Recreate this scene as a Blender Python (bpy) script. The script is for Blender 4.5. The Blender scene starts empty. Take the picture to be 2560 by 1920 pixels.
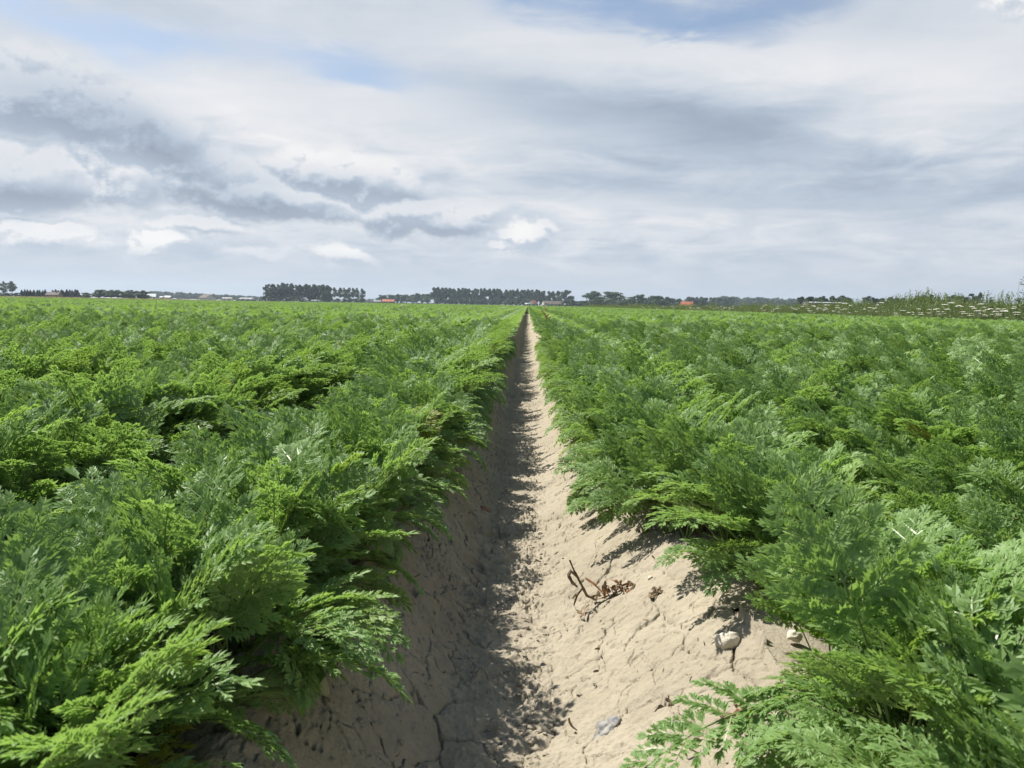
import bpy, bmesh, math, random
import numpy as np
from mathutils import Matrix, Vector

R = math.radians
scene = bpy.context.scene
COL = scene.collection
rnd = random.Random(7)
rs = np.random.RandomState(11)

# ------------------------------------------------------------------ camera
F = 2070.0                                   # focal length in pixels of the 2560 x 1920 photograph
CAM = Vector((0.03, 0.0, 0.66))
CAMR = (Matrix.Rotation(R(1.0), 3, 'Z') @ Matrix.Rotation(R(90 - 5.46), 3, 'X') @ Matrix.Rotation(R(1.0), 3, 'Z'))
cd = bpy.data.cameras.new('camera')
cam = bpy.data.objects.new('camera', cd)
cam.matrix_world = Matrix.Translation(CAM) @ CAMR.to_4x4()
cd.sensor_width = 36.0
cd.lens = F / 2560 * 36
cd.clip_start = 0.02
cd.clip_end = 20000
cd.dof.use_dof = True
cd.dof.focus_distance = 2.4
cd.dof.aperture_fstop = 18.0
COL.objects.link(cam)
scene.camera = cam


def ray(px, py):
    return (CAMR @ Vector(((px - 1280) / F, -(py - 960) / F, -1.0))).normalized()


def az_el(px, py):
    d = ray(px, py)
    return math.atan2(d.x, d.y), math.asin(d.z)


def spot(px, dist):
    """ground point under picture column px at the horizon, dist metres away along Y"""
    d = ray(px, 762 + (px - 1280) * 0.0175)
    t = dist / d.y
    return Vector((CAM.x + d.x * t, dist, 0.0))


# ------------------------------------------------------------------ sun, exposure
SUN_AZ = R(-54)                              # left of the furrow and a little ahead
SUN_EL = R(53)
sun_dir = Vector((math.sin(SUN_AZ) * math.cos(SUN_EL), math.cos(SUN_AZ) * math.cos(SUN_EL), math.sin(SUN_EL)))
sl = bpy.data.lights.new('sun', 'SUN')
sl.energy = 5.0
sl.angle = R(0.53)
sl.color = (1.0, 0.955, 0.88)
so = bpy.data.objects.new('sun', sl)
so.rotation_euler = sun_dir.to_track_quat('Z', 'Y').to_euler()
COL.objects.link(so)
vs = scene.view_settings
vs.view_transform = 'Standard'
vs.look = 'None'
vs.gamma = 1
vs.exposure = 0.7
vs.use_curve_mapping = False
scene.cycles.use_denoising = True
scene.cycles.max_bounces = 5
scene.cycles.transparent_max_bounces = 4


# ------------------------------------------------------------------ node expressions
class G:
    """shader maths written as expressions"""
    def __init__(s, tree):
        s.t = tree

    def node(s, kind, **kw):
        n = s.t.nodes.new(kind)
        for k, v in kw.items():
            setattr(n, k, v)
        return n

    def val(s, x):
        return x if isinstance(x, E) else x

    def math(s, op, *a, clamp=False):
        n = s.node('ShaderNodeMath', operation=op, use_clamp=clamp)
        for i, x in enumerate(a):
            if isinstance(x, E):
                s.t.links.new(x.s, n.inputs[i])
            else:
                n.inputs[i].default_value = x
        return E(s, n.outputs[0])

    def vec(s, x, y, z=0.0):
        n = s.node('ShaderNodeCombineXYZ')
        for i, v in enumerate((x, y, z)):
            if isinstance(v, E):
                s.t.links.new(v.s, n.inputs[i])
            else:
                n.inputs[i].default_value = v
        return E(s, n.outputs[0])

    def noise(s, v, scale, detail=4, rough=0.55, dist=0.0, lac=2.0, dim='3D'):
        n = s.node('ShaderNodeTexNoise', noise_dimensions=dim)
        s.t.links.new(v.s, n.inputs['Vector'])
        n.inputs['Scale'].default_value = scale
        n.inputs['Detail'].default_value = detail
        n.inputs['Roughness'].default_value = rough
        n.inputs['Lacunarity'].default_value = lac
        n.inputs['Distortion'].default_value = dist
        return E(s, n.outputs[0])

    def sstep(s, x, a, b):
        n = s.node('ShaderNodeMapRange', interpolation_type='SMOOTHSTEP')
        s.t.links.new(x.s, n.inputs[0])
        n.inputs[1].default_value = a
        n.inputs[2].default_value = b
        return E(s, n.outputs[0])

    def lin(s, x, a, b, c=0.0, d=1.0):
        n = s.node('ShaderNodeMapRange')
        s.t.links.new(x.s, n.inputs[0])
        for i, v in enumerate((a, b, c, d)):
            n.inputs[1 + i].default_value = v
        return E(s, n.outputs[0])

    def mix(s, f, a, b, mode='MIX'):
        n = s.node('ShaderNodeMix', data_type='RGBA', blend_type=mode)
        for i, v in ((0, f), (6, a), (7, b)):
            if isinstance(v, E):
                s.t.links.new(v.s, n.inputs[i])
            elif isinstance(v, (tuple, list)):
                n.inputs[i].default_value = (*v[:3], 1)
            else:
                n.inputs[i].default_value = v
        return E(s, n.outputs[2])


class E:
    def __init__(s, g, sock):
        s.g = g
        s.s = sock

    def __add__(s, o): return s.g.math('ADD', s, o)
    __radd__ = __add__
    def __sub__(s, o): return s.g.math('SUBTRACT', s, o)
    def __rsub__(s, o): return s.g.math('SUBTRACT', o, s)
    def __mul__(s, o): return s.g.math('MULTIPLY', s, o)
    __rmul__ = __mul__
    def __truediv__(s, o): return s.g.math('DIVIDE', s, o)
    def clamp(s): return s.g.math('ADD', s, 0.0, clamp=True)


# ------------------------------------------------------------------ sky
world = bpy.data.worlds.new('World')
scene.world = world
world.use_nodes = True
wt = world.node_tree
wt.nodes.clear()
g = G(wt)
tc = g.node('ShaderNodeTexCoord')
sep = g.node('ShaderNodeSeparateXYZ')
wt.links.new(tc.outputs['Generated'], sep.inputs[0])
dx, dy, dz = (E(g, sep.outputs[i]) for i in range(3))
az = g.math('ARCTAN2', dx, dy)
el = g.math('ARCSINE', dz)
S0 = 2070.0


def blob(v, px, py, sx, sy, rot=0.0, amp=1.0, acc=None):
    """soft mass of cloud around the direction of that picture point; sizes in picture pixels; rot in degrees, clockwise as seen. v: (azimuth, elevation)"""
    a0, e0 = az_el(px, py)
    mp = g.node('ShaderNodeMapping', vector_type='TEXTURE')
    wt.links.new(v.s, mp.inputs['Vector'])
    mp.inputs['Location'].default_value = (a0, e0, 0)
    mp.inputs['Rotation'].default_value = (0, 0, -R(rot))
    mp.inputs['Scale'].default_value = (sx / S0, sy / S0, 1)
    dt = g.node('ShaderNodeVectorMath', operation='DOT_PRODUCT')
    wt.links.new(mp.outputs[0], dt.inputs[0])
    wt.links.new(mp.outputs[0], dt.inputs[1])
    ex = g.math('POWER', math.exp(-1), E(g, dt.outputs['Value']))
    if acc == 'raw':
        return ex * amp
    return g.math('MULTIPLY_ADD', ex, amp, acc if acc is not None else 0.0)


# cloud-sheet coordinates: a layer at unit height seen in perspective
hz = g.math('MAXIMUM', dz, 0.0) + 0.06
pu, pv = dx / hz, dy / hz
n_big = g.noise(g.vec(pu, pv, 0.0), 0.55, 4, 0.5, 0.3)
n_str = g.noise(g.vec(pu * 0.6, pv * 1.0, 3.0), 1.1, 5, 0.58, 0.7)
n_soft = g.noise(g.vec(az * 2.2, el * 5.5, 1.7), 2.2, 5, 0.55, 0.5)
n_fine = g.noise(g.vec(az * 3.0, el * 11.0, 5.2), 4.2, 5, 0.60, 0.5)
aew = g.vec(az + (n_soft - 0.5) * 0.13, el + (n_fine - 0.5) * 0.045)
aev = g.vec(az, el)

# blue gaps in the veil; the veil thins out overhead
holes = [(120, 60, 260, 40, 14, 0.75), (420, 95, 220, 38, 8, 0.7), (860, 150, 260, 38, 8, 0.72), (900, 200, 130, 26, 6, 0.45), (1530, 20, 215, 38, 6, 0.92),
         (1960, 20, 220, 40, -4, 0.88), (1700, 80, 300, 26, 6, 0.45), (1750, -10, 300, 26, 0, 0.3), (1340, 535, 80, 14, 0, 0.5), (1290, 10, 90, 40, 0, 0.5)]
hole = None
for h in holes:
    hole = blob(aew, *h, acc=hole)
hole_n = g.sstep(n_big, 0.24, 0.46) * g.sstep(el, 0.36, 0.50) * 1.25
veil = (1.0 - g.sstep(hole * (0.35 + n_soft * 1.3) + hole_n, 0.05, 1.15) * 0.93).clamp()

# brightness of the veil
band = g.sstep(el, 0.015, 0.06) * (1.0 - g.sstep(el, 0.12, 0.24))
tone = (n_big - 0.5) * 0.30 * g.sstep(el, 0.05, 0.3) + (n_str - 0.5) * 0.50 * g.sstep(el, 0.02, 0.12) + (n_soft - 0.5) * 0.26 + (n_fine - 0.5) * (band * 0.62 + 0.10) + 0.66
for b in [(300, 200, 520, 70, 8, 0.14), (1900, 180, 480, 62, 2, 0.22), (2350, 270, 300, 120, -10, 0.16), (1050, 330, 420, 110, 10, 0.14), (1250, 60, 250, 80, 0, 0.06), (600, 300, 200, 60, 20, 0.10),
          (1820, 320, 420, 95, 10, -0.34), (1560, 440, 330, 60, 6, -0.22), (2250, 470, 300, 60, -4, -0.22), (1320, 270, 200, 90, 0, -0.10), (150, 290, 330, 70, 20, -0.16),
          (1700, 535, 330, 34, 0, 0.12), (1500, 590, 260, 22, 0, 0.10), (250, 545, 420, 50, 0, 0.10)]:
    tone = blob(aew, *b, acc=tone)
low = g.sstep(el, -0.01, 0.075)
tone = tone * low + (1.0 - low) * ((n_fine - 0.5) * 0.22 + 0.545)
tone = tone.clamp()


def ramp(x, stops):
    n = g.node('ShaderNodeValToRGB')
    wt.links.new(x.s, n.inputs[0])
    el_ = n.color_ramp.elements
    while len(el_) > 1:
        el_.remove(el_[-1])
    el_[0].position, el_[0].color = stops[0][0], (*stops[0][1], 1)
    for p, c in stops[1:]:
        e_ = el_.new(p)
        e_.color = (*c, 1)
    return E(g, n.outputs[0])


TONES = [(0.0, (0.26, 0.31, 0.39)), (0.30, (0.36, 0.425, 0.52)), (0.50, (0.475, 0.545, 0.64)), (0.70, (0.63, 0.67, 0.73)), (0.88, (0.78, 0.785, 0.81)), (1.0, (0.92, 0.91, 0.89))]
veil_c = ramp(tone, TONES)


# heaped clouds
HEAPS = [(160, 270, 300, 95, 14, 0.95), (400, 350, 230, 75, 28, 0.90), (520, 430, 210, 75, 12, 0.80), (640, 490, 300, 48, 6, 0.90), (880, 450, 210, 60, 6, 0.95), (50, 450, 170, 75, 0, 0.95),
         (1060, 545, 190, 50, 0, 0.90), (130, 600, 120, 40, 0, 0.85), (395, 615, 74, 40, 0, 0.85), (290, 440, 100, 80, 0, 0.80), (1305, 595, 66, 42, 0, 0.9), (1250, 615, 60, 20, 0, 0.6), (1360, 570, 60, 20, 0, 0.55), (850, 640, 110, 30, 8, 0.70),
         (500, 560, 140, 40, 0, 0.66), (2555, -5, 90, 36, 0, 0.62), (640, 640, 110, 26, 0, 0.55), (1180, 520, 110, 28, 0, 0.6)]


def heap(a, e):
    nw = g.node('ShaderNodeTexNoise')
    wt.links.new(g.vec(a, e * 1.25, 9.0).s, nw.inputs['Vector'])
    nw.inputs['Scale'].default_value = 17.0
    nw.inputs['Detail'].default_value = 6
    nw.inputs['Roughness'].default_value = 0.60
    sc_ = g.node('ShaderNodeSeparateColor')
    wt.links.new(nw.outputs['Color'], sc_.inputs[0])
    r_, g_ = E(g, sc_.outputs[0]), E(g, sc_.outputs[1])
    ve = g.vec(a + (r_ - 0.5) * 0.085, e + (g_ - 0.5) * 0.060)
    d = None
    for b in HEAPS:
        x = blob(ve, *b)
        d = x if d is None else g.math('MAXIMUM', d, x)
    return d * 0.75 + (E(g, nw.outputs[0]) - 0.5) * 0.55 * g.sstep(d, 0.1, 0.6)


hd = heap(az, el)
hd_s = heap(az - 0.004, el + 0.010)
ha = g.sstep(hd, 0.14, 0.38) * g.sstep(el, 0.03, 0.065)
hs = g.math('MAXIMUM', g.math('MINIMUM', (hd - hd_s) * 2.5, 0.22), -0.24)
body = hs - g.sstep(hd, 0.30, 0.85) * 0.10 + 0.66
for b in [(150, 270, 330, 75, 14, -0.22), (420, 360, 210, 55, 28, -0.24), (620, 515, 320, 30, 8, -0.24), (70, 490, 190, 28, 0, -0.28), (930, 475, 250, 24, 4, -0.18), (1090, 580, 200, 20, 0, -0.18),
          (1305, 585, 60, 36, 0, 0.22), (130, 590, 110, 30, 0, 0.12), (395, 605, 70, 30, 0, 0.22), (300, 440, 90, 60, 0, 0.16), (860, 630, 90, 18, 0, 0.16), (2555, -5, 90, 45, 0, 0.16), (820, 395, 200, 30, 6, 0.10), (500, 420, 120, 40, 0, 0.06)]:
    body = blob(aev, *b, acc=body)
heap_c = ramp(body.clamp(), TONES)

nish = g.node('ShaderNodeTexSky', sky_type='NISHITA', sun_disc=False)
nish.sun_elevation = SUN_EL
nish.sun_rotation = SUN_AZ % (2 * math.pi)
nish.air_density = 1.0
nish.dust_density = 1.2
nish.ozone_density = 1.3
bg = g.node('ShaderNodeBackground')
bg.inputs['Strength'].default_value = 0.075
SKY_K = 0.655 / 0.075
blue = E(g, nish.outputs[0])
col = g.mix(veil, blue, g.mix(1.0, veil_c, (SKY_K, SKY_K, SKY_K), 'MULTIPLY'))
col = g.mix(ha * 0.88, col, g.mix(1.0, heap_c, (SKY_K, SKY_K, SKY_K), 'MULTIPLY'))
wt.links.new(col.s, bg.inputs['Color'])
wo = g.node('ShaderNodeOutputWorld')
wt.links.new(bg.outputs[0], wo.inputs[0])
world.cycles.sampling_method = 'MANUAL'
world.cycles.sample_map_resolution = 256


# ------------------------------------------------------------------ materials
def material(name):
    m = bpy.data.materials.new(name)
    m.use_nodes = True
    m.node_tree.nodes.clear()
    return m, G(m.node_tree)


def finish(m, gg, shader):
    o = gg.node('ShaderNodeOutputMaterial')
    m.node_tree.links.new(shader, o.inputs[0])
    return m


def put(gg, n, key, v):
    if isinstance(v, E):
        gg.t.links.new(v.s, n.inputs[key])
    elif isinstance(v, (tuple, list)):
        n.inputs[key].default_value = (*v[:3], 1)
    else:
        n.inputs[key].default_value = v


def coords(gg, which='Object'):
    return E(gg, gg.node('ShaderNodeTexCoord').outputs[which])


def plain(name, c1, c2, scale=3.0, rough=0.8, spec=0.3, bump=0.0, bscale=40.0):
    m, gg = material(name)
    v = E(gg, gg.node('ShaderNodeNewGeometry').outputs['Position'])
    n = gg.noise(v, scale, 5, 0.6)
    p = gg.node('ShaderNodeBsdfPrincipled')
    put(gg, p, 'Base Color', gg.mix(gg.sstep(n, 0.3, 0.7), c1, c2))
    p.inputs['Roughness'].default_value = rough
    p.inputs['Specular IOR Level'].default_value = spec
    if bump:
        b = gg.node('ShaderNodeBump')
        b.inputs['Strength'].default_value = bump
        b.inputs['Distance'].default_value = 0.004
        gg.t.links.new(gg.noise(v, bscale, 4, 0.6).s, b.inputs['Height'])
        gg.t.links.new(b.outputs[0], p.inputs['Normal'])
    return finish(m, gg, p.outputs[0])


def leafy(name, dark, light, glow, trans=0.35, rough=0.42, spec=0.45, patch=2.2, yellow=None, glowk=1.0):
    """two-sided leaf: a glossy skin and light shining through"""
    m, gg = material(name)
    oi = gg.node('ShaderNodeObjectInfo')
    rndm = E(gg, oi.outputs['Random'])
    geo = gg.node('ShaderNodeNewGeometry')
    isl = E(gg, geo.outputs['Random Per Island'])
    pos = E(gg, geo.outputs['Position'])
    n = gg.noise(pos, patch, 4, 0.6)
    f = (rndm * 0.42 + isl * 0.30 + n * 0.4 - 0.06).clamp()
    c = gg.mix(f, dark, light)
    gl = gg.mix(f, tuple(x * 0.75 for x in glow), glow)
    if yellow:
        y = gg.sstep(gg.math('FRACT', rndm * 37.0) + (n - 0.5) * 0.5, 0.92, 1.02) * 0.5
        c = gg.mix(y, c, yellow)
        gl = gg.mix(y, gl, tuple(x * 1.3 for x in yellow))
    p = gg.node('ShaderNodeBsdfPrincipled')
    put(gg, p, 'Base Color', c)
    p.inputs['Roughness'].default_value = rough
    p.inputs['Specular IOR Level'].default_value = spec
    tr = gg.node('ShaderNodeBsdfTranslucent')
    put(gg, tr, 'Color', gl)
    mx = gg.node('ShaderNodeMixShader')
    mx.inputs[0].default_value = trans
    gg.t.links.new(p.outputs[0], mx.inputs[1])
    gg.t.links.new(tr.outputs[0], mx.inputs[2])
    return finish(m, gg, mx.outputs[0])


M_LEAF = leafy('carrot_leaf', (0.158, 0.272, 0.082), (0.260, 0.390, 0.138), (0.36, 0.56, 0.11), 0.40, 0.52, 0.36, 2.0, (0.25, 0.36, 0.04))
M_LEAF_OLD = leafy('yellowed_carrot_leaf', (0.22, 0.26, 0.04), (0.32, 0.33, 0.06), (0.42, 0.45, 0.05), 0.36, 0.5, 0.4, 4.0)
M_STALK = leafy('carrot_stalk', (0.13, 0.20, 0.05), (0.20, 0.28, 0.08), (0.2, 0.3, 0.06), 0.15, 0.4, 0.5)
M_TREE = leafy('poplar_foliage', (0.032, 0.064, 0.026), (0.066, 0.112, 0.042), (0.05, 0.09, 0.02), 0.2, 0.6, 0.3, 0.05)
M_TREE_PALE = leafy('willow_foliage', (0.055, 0.085, 0.045), (0.095, 0.13, 0.07), (0.06, 0.09, 0.03), 0.2, 0.6, 0.3, 0.05)
M_TREE_DARK = leafy('dark_foliage', (0.020, 0.042, 0.021), (0.042, 0.072, 0.030), (0.03, 0.05, 0.015), 0.15, 0.6, 0.3, 0.05)
M_CONIFER = leafy('conifer_foliage', (0.014, 0.028, 0.018), (0.026, 0.044, 0.026), (0.02, 0.03, 0.012), 0.1, 0.65, 0.25, 0.05)
M_BARK = plain('bark', (0.09, 0.075, 0.06), (0.16, 0.14, 0.11), 2.0, 0.9)
M_GRASS = leafy('verge_grass', (0.095, 0.145, 0.045), (0.190, 0.235, 0.090), (0.21, 0.29, 0.07), 0.3, 0.5, 0.4, 0.6, (0.30, 0.26, 0.12))
M_UMBEL = plain('umbel_florets', (0.76, 0.74, 0.62), (0.82, 0.81, 0.72), 60.0, 0.7)
M_DRY = plain('dry_weed', (0.11, 0.08, 0.05), (0.27, 0.20, 0.12), 90.0, 0.75, 0.3)
M_DRY_RED = plain('dry_weed_red', (0.30, 0.14, 0.07), (0.38, 0.22, 0.12), 60.0, 0.75, 0.3)
M_DRY_YELLOW = plain('dry_weed_yellow', (0.40, 0.30, 0.12), (0.52, 0.42, 0.21), 30.0, 0.7, 0.3)
M_STONE = plain('pale_stone', (0.54, 0.49, 0.39), (0.60, 0.55, 0.45), 40.0, 0.85, 0.3, 0.6, 160)
M_FLINT = plain('flint', (0.13, 0.14, 0.155), (0.32, 0.295, 0.245), 130.0, 0.55, 0.3, 0.5, 120)
M_BRICK = plain('brick_shard', (0.24, 0.13, 0.09), (0.31, 0.19, 0.14), 50.0, 0.9, 0.2, 0.6, 200)
M_BROAD = leafy('broad_leaf', (0.06, 0.13, 0.035), (0.10, 0.19, 0.05), (0.12, 0.22, 0.03), 0.25, 0.5, 0.4, 30.0)
M_BROAD_DRY = plain('withered_leaf_tip', (0.42, 0.36, 0.20), (0.50, 0.45, 0.28), 60.0, 0.8)


def soil_material():
    m, gg = material('dry_soil')
    pos = E(gg, gg.node('ShaderNodeNewGeometry').outputs['Position'])
    n1 = gg.noise(pos, 5.0, 5, 0.6)
    n2 = gg.noise(pos, 60.0, 5, 0.65)
    n3 = gg.noise(pos, 260.0, 3, 0.6)
    c = gg.mix(gg.sstep(n1, 0.3, 0.7), (0.285, 0.249, 0.186), (0.350, 0.308, 0.233))
    c = gg.mix(gg.sstep(n2, 0.45, 0.75) * 0.5, c, (0.245, 0.212, 0.160))
    c = gg.mix(gg.sstep(n3, 0.68, 0.76) * 0.8, c, (0.46, 0.42, 0.35))
    p = gg.node('ShaderNodeBsdfPrincipled')
    put(gg, p, 'Base Color', c)
    p.inputs['Roughness'].default_value = 0.95
    p.inputs['Specular IOR Level'].default_value = 0.15
    b = gg.node('ShaderNodeBump')
    b.inputs['Strength'].default_value = 0.8
    b.inputs['Distance'].default_value = 0.004
    h = n3 * 0.5 + gg.noise(pos, 110.0, 4, 0.6)
    gg.t.links.new(h.s, b.inputs['Height'])
    gg.t.links.new(b.outputs[0], p.inputs['Normal'])
    return finish(m, gg, p.outputs[0])


M_SOIL = soil_material()


# ------------------------------------------------------------------ object helpers
def mesh_of(name, verts, faces, mats, mi=None, smooth=False):
    me = bpy.data.meshes.new(name)
    verts = np.asarray(verts, dtype=np.float32)
    if isinstance(faces, np.ndarray):
        nf, k = faces.shape
        me.vertices.add(len(verts))
        me.vertices.foreach_set('co', verts.ravel())
        me.loops.add(nf * k)
        me.loops.foreach_set('vertex_index', faces.astype(np.int32).ravel())
        me.polygons.add(nf)
        me.polygons.foreach_set('loop_start', np.arange(0, nf * k, k, dtype=np.int32))
        me.polygons.foreach_set('loop_total', np.full(nf, k, dtype=np.int32))
    else:
        me.from_pydata([tuple(v) for v in verts], [], faces)
    for m in mats:
        me.materials.append(m)
    if mi is not None:
        me.polygons.foreach_set('material_index', np.asarray(mi, dtype=np.int32))
    me.polygons.foreach_set('use_smooth', np.full(len(me.polygons), smooth, dtype=bool))
    me.update(calc_edges=True)
    me.validate()
    return me


def link(name, data, parent=None, loc=None, rot=None, scale=None):
    o = bpy.data.objects.new(name, data)
    COL.objects.link(o)
    if parent:
        o.parent = parent
    if loc is not None:
        o.location = loc
    if rot is not None:
        o.rotation_euler = rot
    if scale is not None:
        o.scale = (scale,) * 3 if isinstance(scale, (int, float)) else scale
    return o


def tag(o, label=None, cat=None, group=None, kind=None):
    if label: o['label'] = label
    if cat: o['category'] = cat
    if group: o['group'] = group
    if kind: o['kind'] = kind
    return o


# ------------------------------------------------------------------ soil
def _hash(ix, iy, s):
    h = (ix.astype(np.int64) * 374761393 + iy.astype(np.int64) * 668265263 + s * 974711) & 0xffffffff
    h = ((h ^ (h >> 13)) * 1274126177) & 0xffffffff
    return ((h ^ (h >> 16)) & 0xffffff) / float(0xffffff)


def vnoise(x, y, s=0):
    ix, iy = np.floor(x), np.floor(y)
    fx, fy = x - ix, y - iy
    fx, fy = fx * fx * (3 - 2 * fx), fy * fy * (3 - 2 * fy)
    ix, iy = ix.astype(np.int64), iy.astype(np.int64)
    a, b = _hash(ix, iy, s), _hash(ix + 1, iy, s)
    c, d = _hash(ix, iy + 1, s), _hash(ix + 1, iy + 1, s)
    return (a + (b - a) * fx) * (1 - fy) + (c + (d - c) * fx) * fy - 0.5


def fbm(x, y, oct=4, s=0, gain=0.5):
    r, a = 0, 1.0
    for i in range(oct):
        r = r + a * vnoise(x * 2 ** i + 13.7 * i, y * 2 ** i - 7.1 * i, s + i)
        a *= gain
    return r


def voro(x, y, s=0):
    """distance to the nearest border between irregular cells, and a random number per cell"""
    ix, iy = np.floor(x).astype(np.int64), np.floor(y).astype(np.int64)
    d1 = np.full(x.shape, 9.0)
    d2 = np.full(x.shape, 9.0)
    cid = np.zeros(x.shape)
    for ox in (-1, 0, 1):
        for oy in (-1, 0, 1):
            cx, cy = ix + ox, iy + oy
            px = cx + 0.08 + 0.84 * _hash(cx, cy, s)
            py = cy + 0.08 + 0.84 * _hash(cx, cy, s + 5)
            d = np.hypot(px - x, py - y)
            near = d < d1
            d2 = np.where(near, d1, np.minimum(d2, d))
            cid = np.where(near, _hash(cx, cy, s + 9), cid)
            d1 = np.where(near, d, d1)
    return d2 - d1, cid


RIDGE = 0.75
TOP = 0.175


def sst(x, a, b):
    t = np.clip((x - a) / (b - a), 0, 1)
    return t * t * (3 - 2 * t)


def soil_base(x, y):
    x = x + 0.018 * vnoise(y * 0.9, y * 0 + 0.3, 3) * 2 + 0.012 * vnoise(y * 3.1, y * 0, 4)
    u = (x + RIDGE / 2) % RIDGE - RIDGE / 2
    left = sst(-u, 0.060, 0.290)
    right = sst(u, 0.030, 0.45)
    edge = 0.022 * vnoise(x * 6, y * 5, 8)
    return TOP * np.where(u < 0, left, right) + edge * np.where(u < 0, left, right) + 0.01 * np.abs(u) * 2


def soil_z(x, y, fine=True):
    z = soil_base(x, y)
    z = z + 0.009 * fbm(x * 7, y * 6, 3, 21)
    if fine:
        wx = x * 1.30 + 0.060 * fbm(x * 8, y * 8, 4, 31, 0.55) + 0.006 * vnoise(x * 90, y * 90, 33)
        wy = y + 0.060 * fbm(x * 8 + 9, y * 8, 4, 41, 0.55) + 0.006 * vnoise(x * 90 + 5, y * 90, 34)
        e, cid = voro(wx * 7.6 + wy * 1.5, wy * 7.0 - wx * 1.8, 51)
        gate = sst(vnoise(x * 10 + 3, y * 9, 61) + 0.5 * vnoise(x * 31, y * 31, 64) + 0.25 * (cid - 0.5), -0.26, 0.04)
        wid = 0.012 + 0.030 * (vnoise(x * 14, y * 14, 62) + 0.5) ** 2
        crack = (1 - sst(e, 0.2 * wid, wid)) * gate
        e2, c2 = voro(wx * 16, wy * 15, 71)
        gate2 = sst(vnoise(x * 12 - 3, y * 12, 63), -0.12, 0.16)
        crack2 = (1 - sst(e2, 0.01, 0.055)) * gate2
        z = z - 0.012 * crack - 0.006 * crack2
        z = z + 0.003 * (cid - 0.5) * gate + 0.0035 * sst(e, 0, 0.3) * gate
        # crumbs: rough strip at the foot of the banks, clods on the shaded bank
        u = (x + RIDGE / 2) % RIDGE - RIDGE / 2
        strip = np.exp(-((u - 0.045 - 0.02 * vnoise(y * 4, y * 0, 66)) / 0.03) ** 2) + 0.55 * np.exp(-((u + 0.07) / 0.05) ** 2) + 1.25 * sst(-u, 0.09, 0.20)
        rough = 0.34 + 0.9 * strip * sst(vnoise(x * 8, y * 5, 67), -0.25, 0.2)
        ec, cc = voro(x * 55 + 2 * fbm(x * 40, y * 40, 2, 70), y * 50, 81)
        z = z + rough * (0.010 * (cc - 0.4) * sst(ec, 0.0, 0.35) * sst(cc, 0.35, 0.8))
        ec, cc = voro(x * 120, y * 115, 91)
        z = z + rough * (0.0058 * cc * sst(ec, 0.0, 0.4) * sst(cc, 0.3, 0.9))
        z = z + 0.0050 * (0.6 + rough) * fbm(x * 45, y * 45, 4, 95, 0.6)
        # holes torn open where the crust broke
        hole = sst(fbm(x * 10, y * 9, 3, 99), 0.30, 0.44)
        z = z - 0.014 * hole * sst(-u, -0.06, 0.02)
    return z


def sheet_mesh(name, xs, ys, fine):
    X, Y = np.meshgrid(xs, ys)
    Z = soil_z(X, Y, fine)
    v = np.stack([X, Y, Z], -1).reshape(-1, 3)
    nx, ny = len(xs), len(ys)
    i = np.arange(nx * ny).reshape(ny, nx)
    f = np.stack([i[:-1, :-1], i[:-1, 1:], i[1:, 1:], i[1:, :-1]], -1).reshape(-1, 4)
    return mesh_of(name, v, f, [M_SOIL], smooth=True)


def geo_steps(a, b, k):
    n = max(2, int(math.log(b / a) / k))
    return a * (b / a) ** (np.arange(n + 1) / n)


XS_F = np.concatenate([np.linspace(-0.375, -0.31, 16)[:-1], np.linspace(-0.31, 0.375, 361)])
tag(link('furrow_soil', sheet_mesh('furrow_soil', XS_F, np.concatenate([geo_steps(0.70, 1.0, 0.006)[:-1], geo_steps(1.0, 3.0, 0.0022)[:-1], geo_steps(3.0, 7.0, 0.005)]), True)), kind='structure')
tag(link('furrow_soil', sheet_mesh('furrow_soil_far', np.linspace(-0.375, 0.375, 91), geo_steps(7.0, 60.0, 0.010), True)), kind='structure')
tag(link('furrow_soil', sheet_mesh('furrow_soil_near', np.linspace(-0.375, 0.375, 91), np.linspace(-1.2, 0.70, 120), True)), kind='structure')
for side in (-1, 1):
    xs = side * np.linspace(0.375, 0.375 + 0.75 * 17, 17 * 14 + 1)
    if side < 0:
        xs = xs[::-1]
    tag(link('field_soil', sheet_mesh('field_soil', xs, np.concatenate([np.linspace(-1.2, 0.6, 20)[:-1], geo_steps(0.6, 60.0, 0.028)]), False)), kind='structure')
gv = [(-6000, -600, -0.06), (6000, -600, -0.06), (6000, 9000, -0.06), (-6000, 9000, -0.06)]
M_GROUND = plain('field_ground', (0.10, 0.13, 0.05), (0.16, 0.17, 0.08), 0.02, 0.95, 0.1)
tag(link('ground', mesh_of('ground', gv, [(0, 1, 2, 3)], [M_GROUND])), kind='structure')


def at_soil(px, py, lift=0.0):
    d = ray(px, py)
    t = 0.3
    for _ in range(4000):
        p = CAM + d * t
        if p.z - lift < float(soil_z(np.array([p.x]), np.array([p.y]), False)[0]):
            p.z = float(soil_z(np.array([p.x]), np.array([p.y]), True)[0])
            return p
        t += 0.004
    return p


# ------------------------------------------------------------------ carrot leaves
def unit(v):
    return v / (np.linalg.norm(v) + 1e-9)


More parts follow.
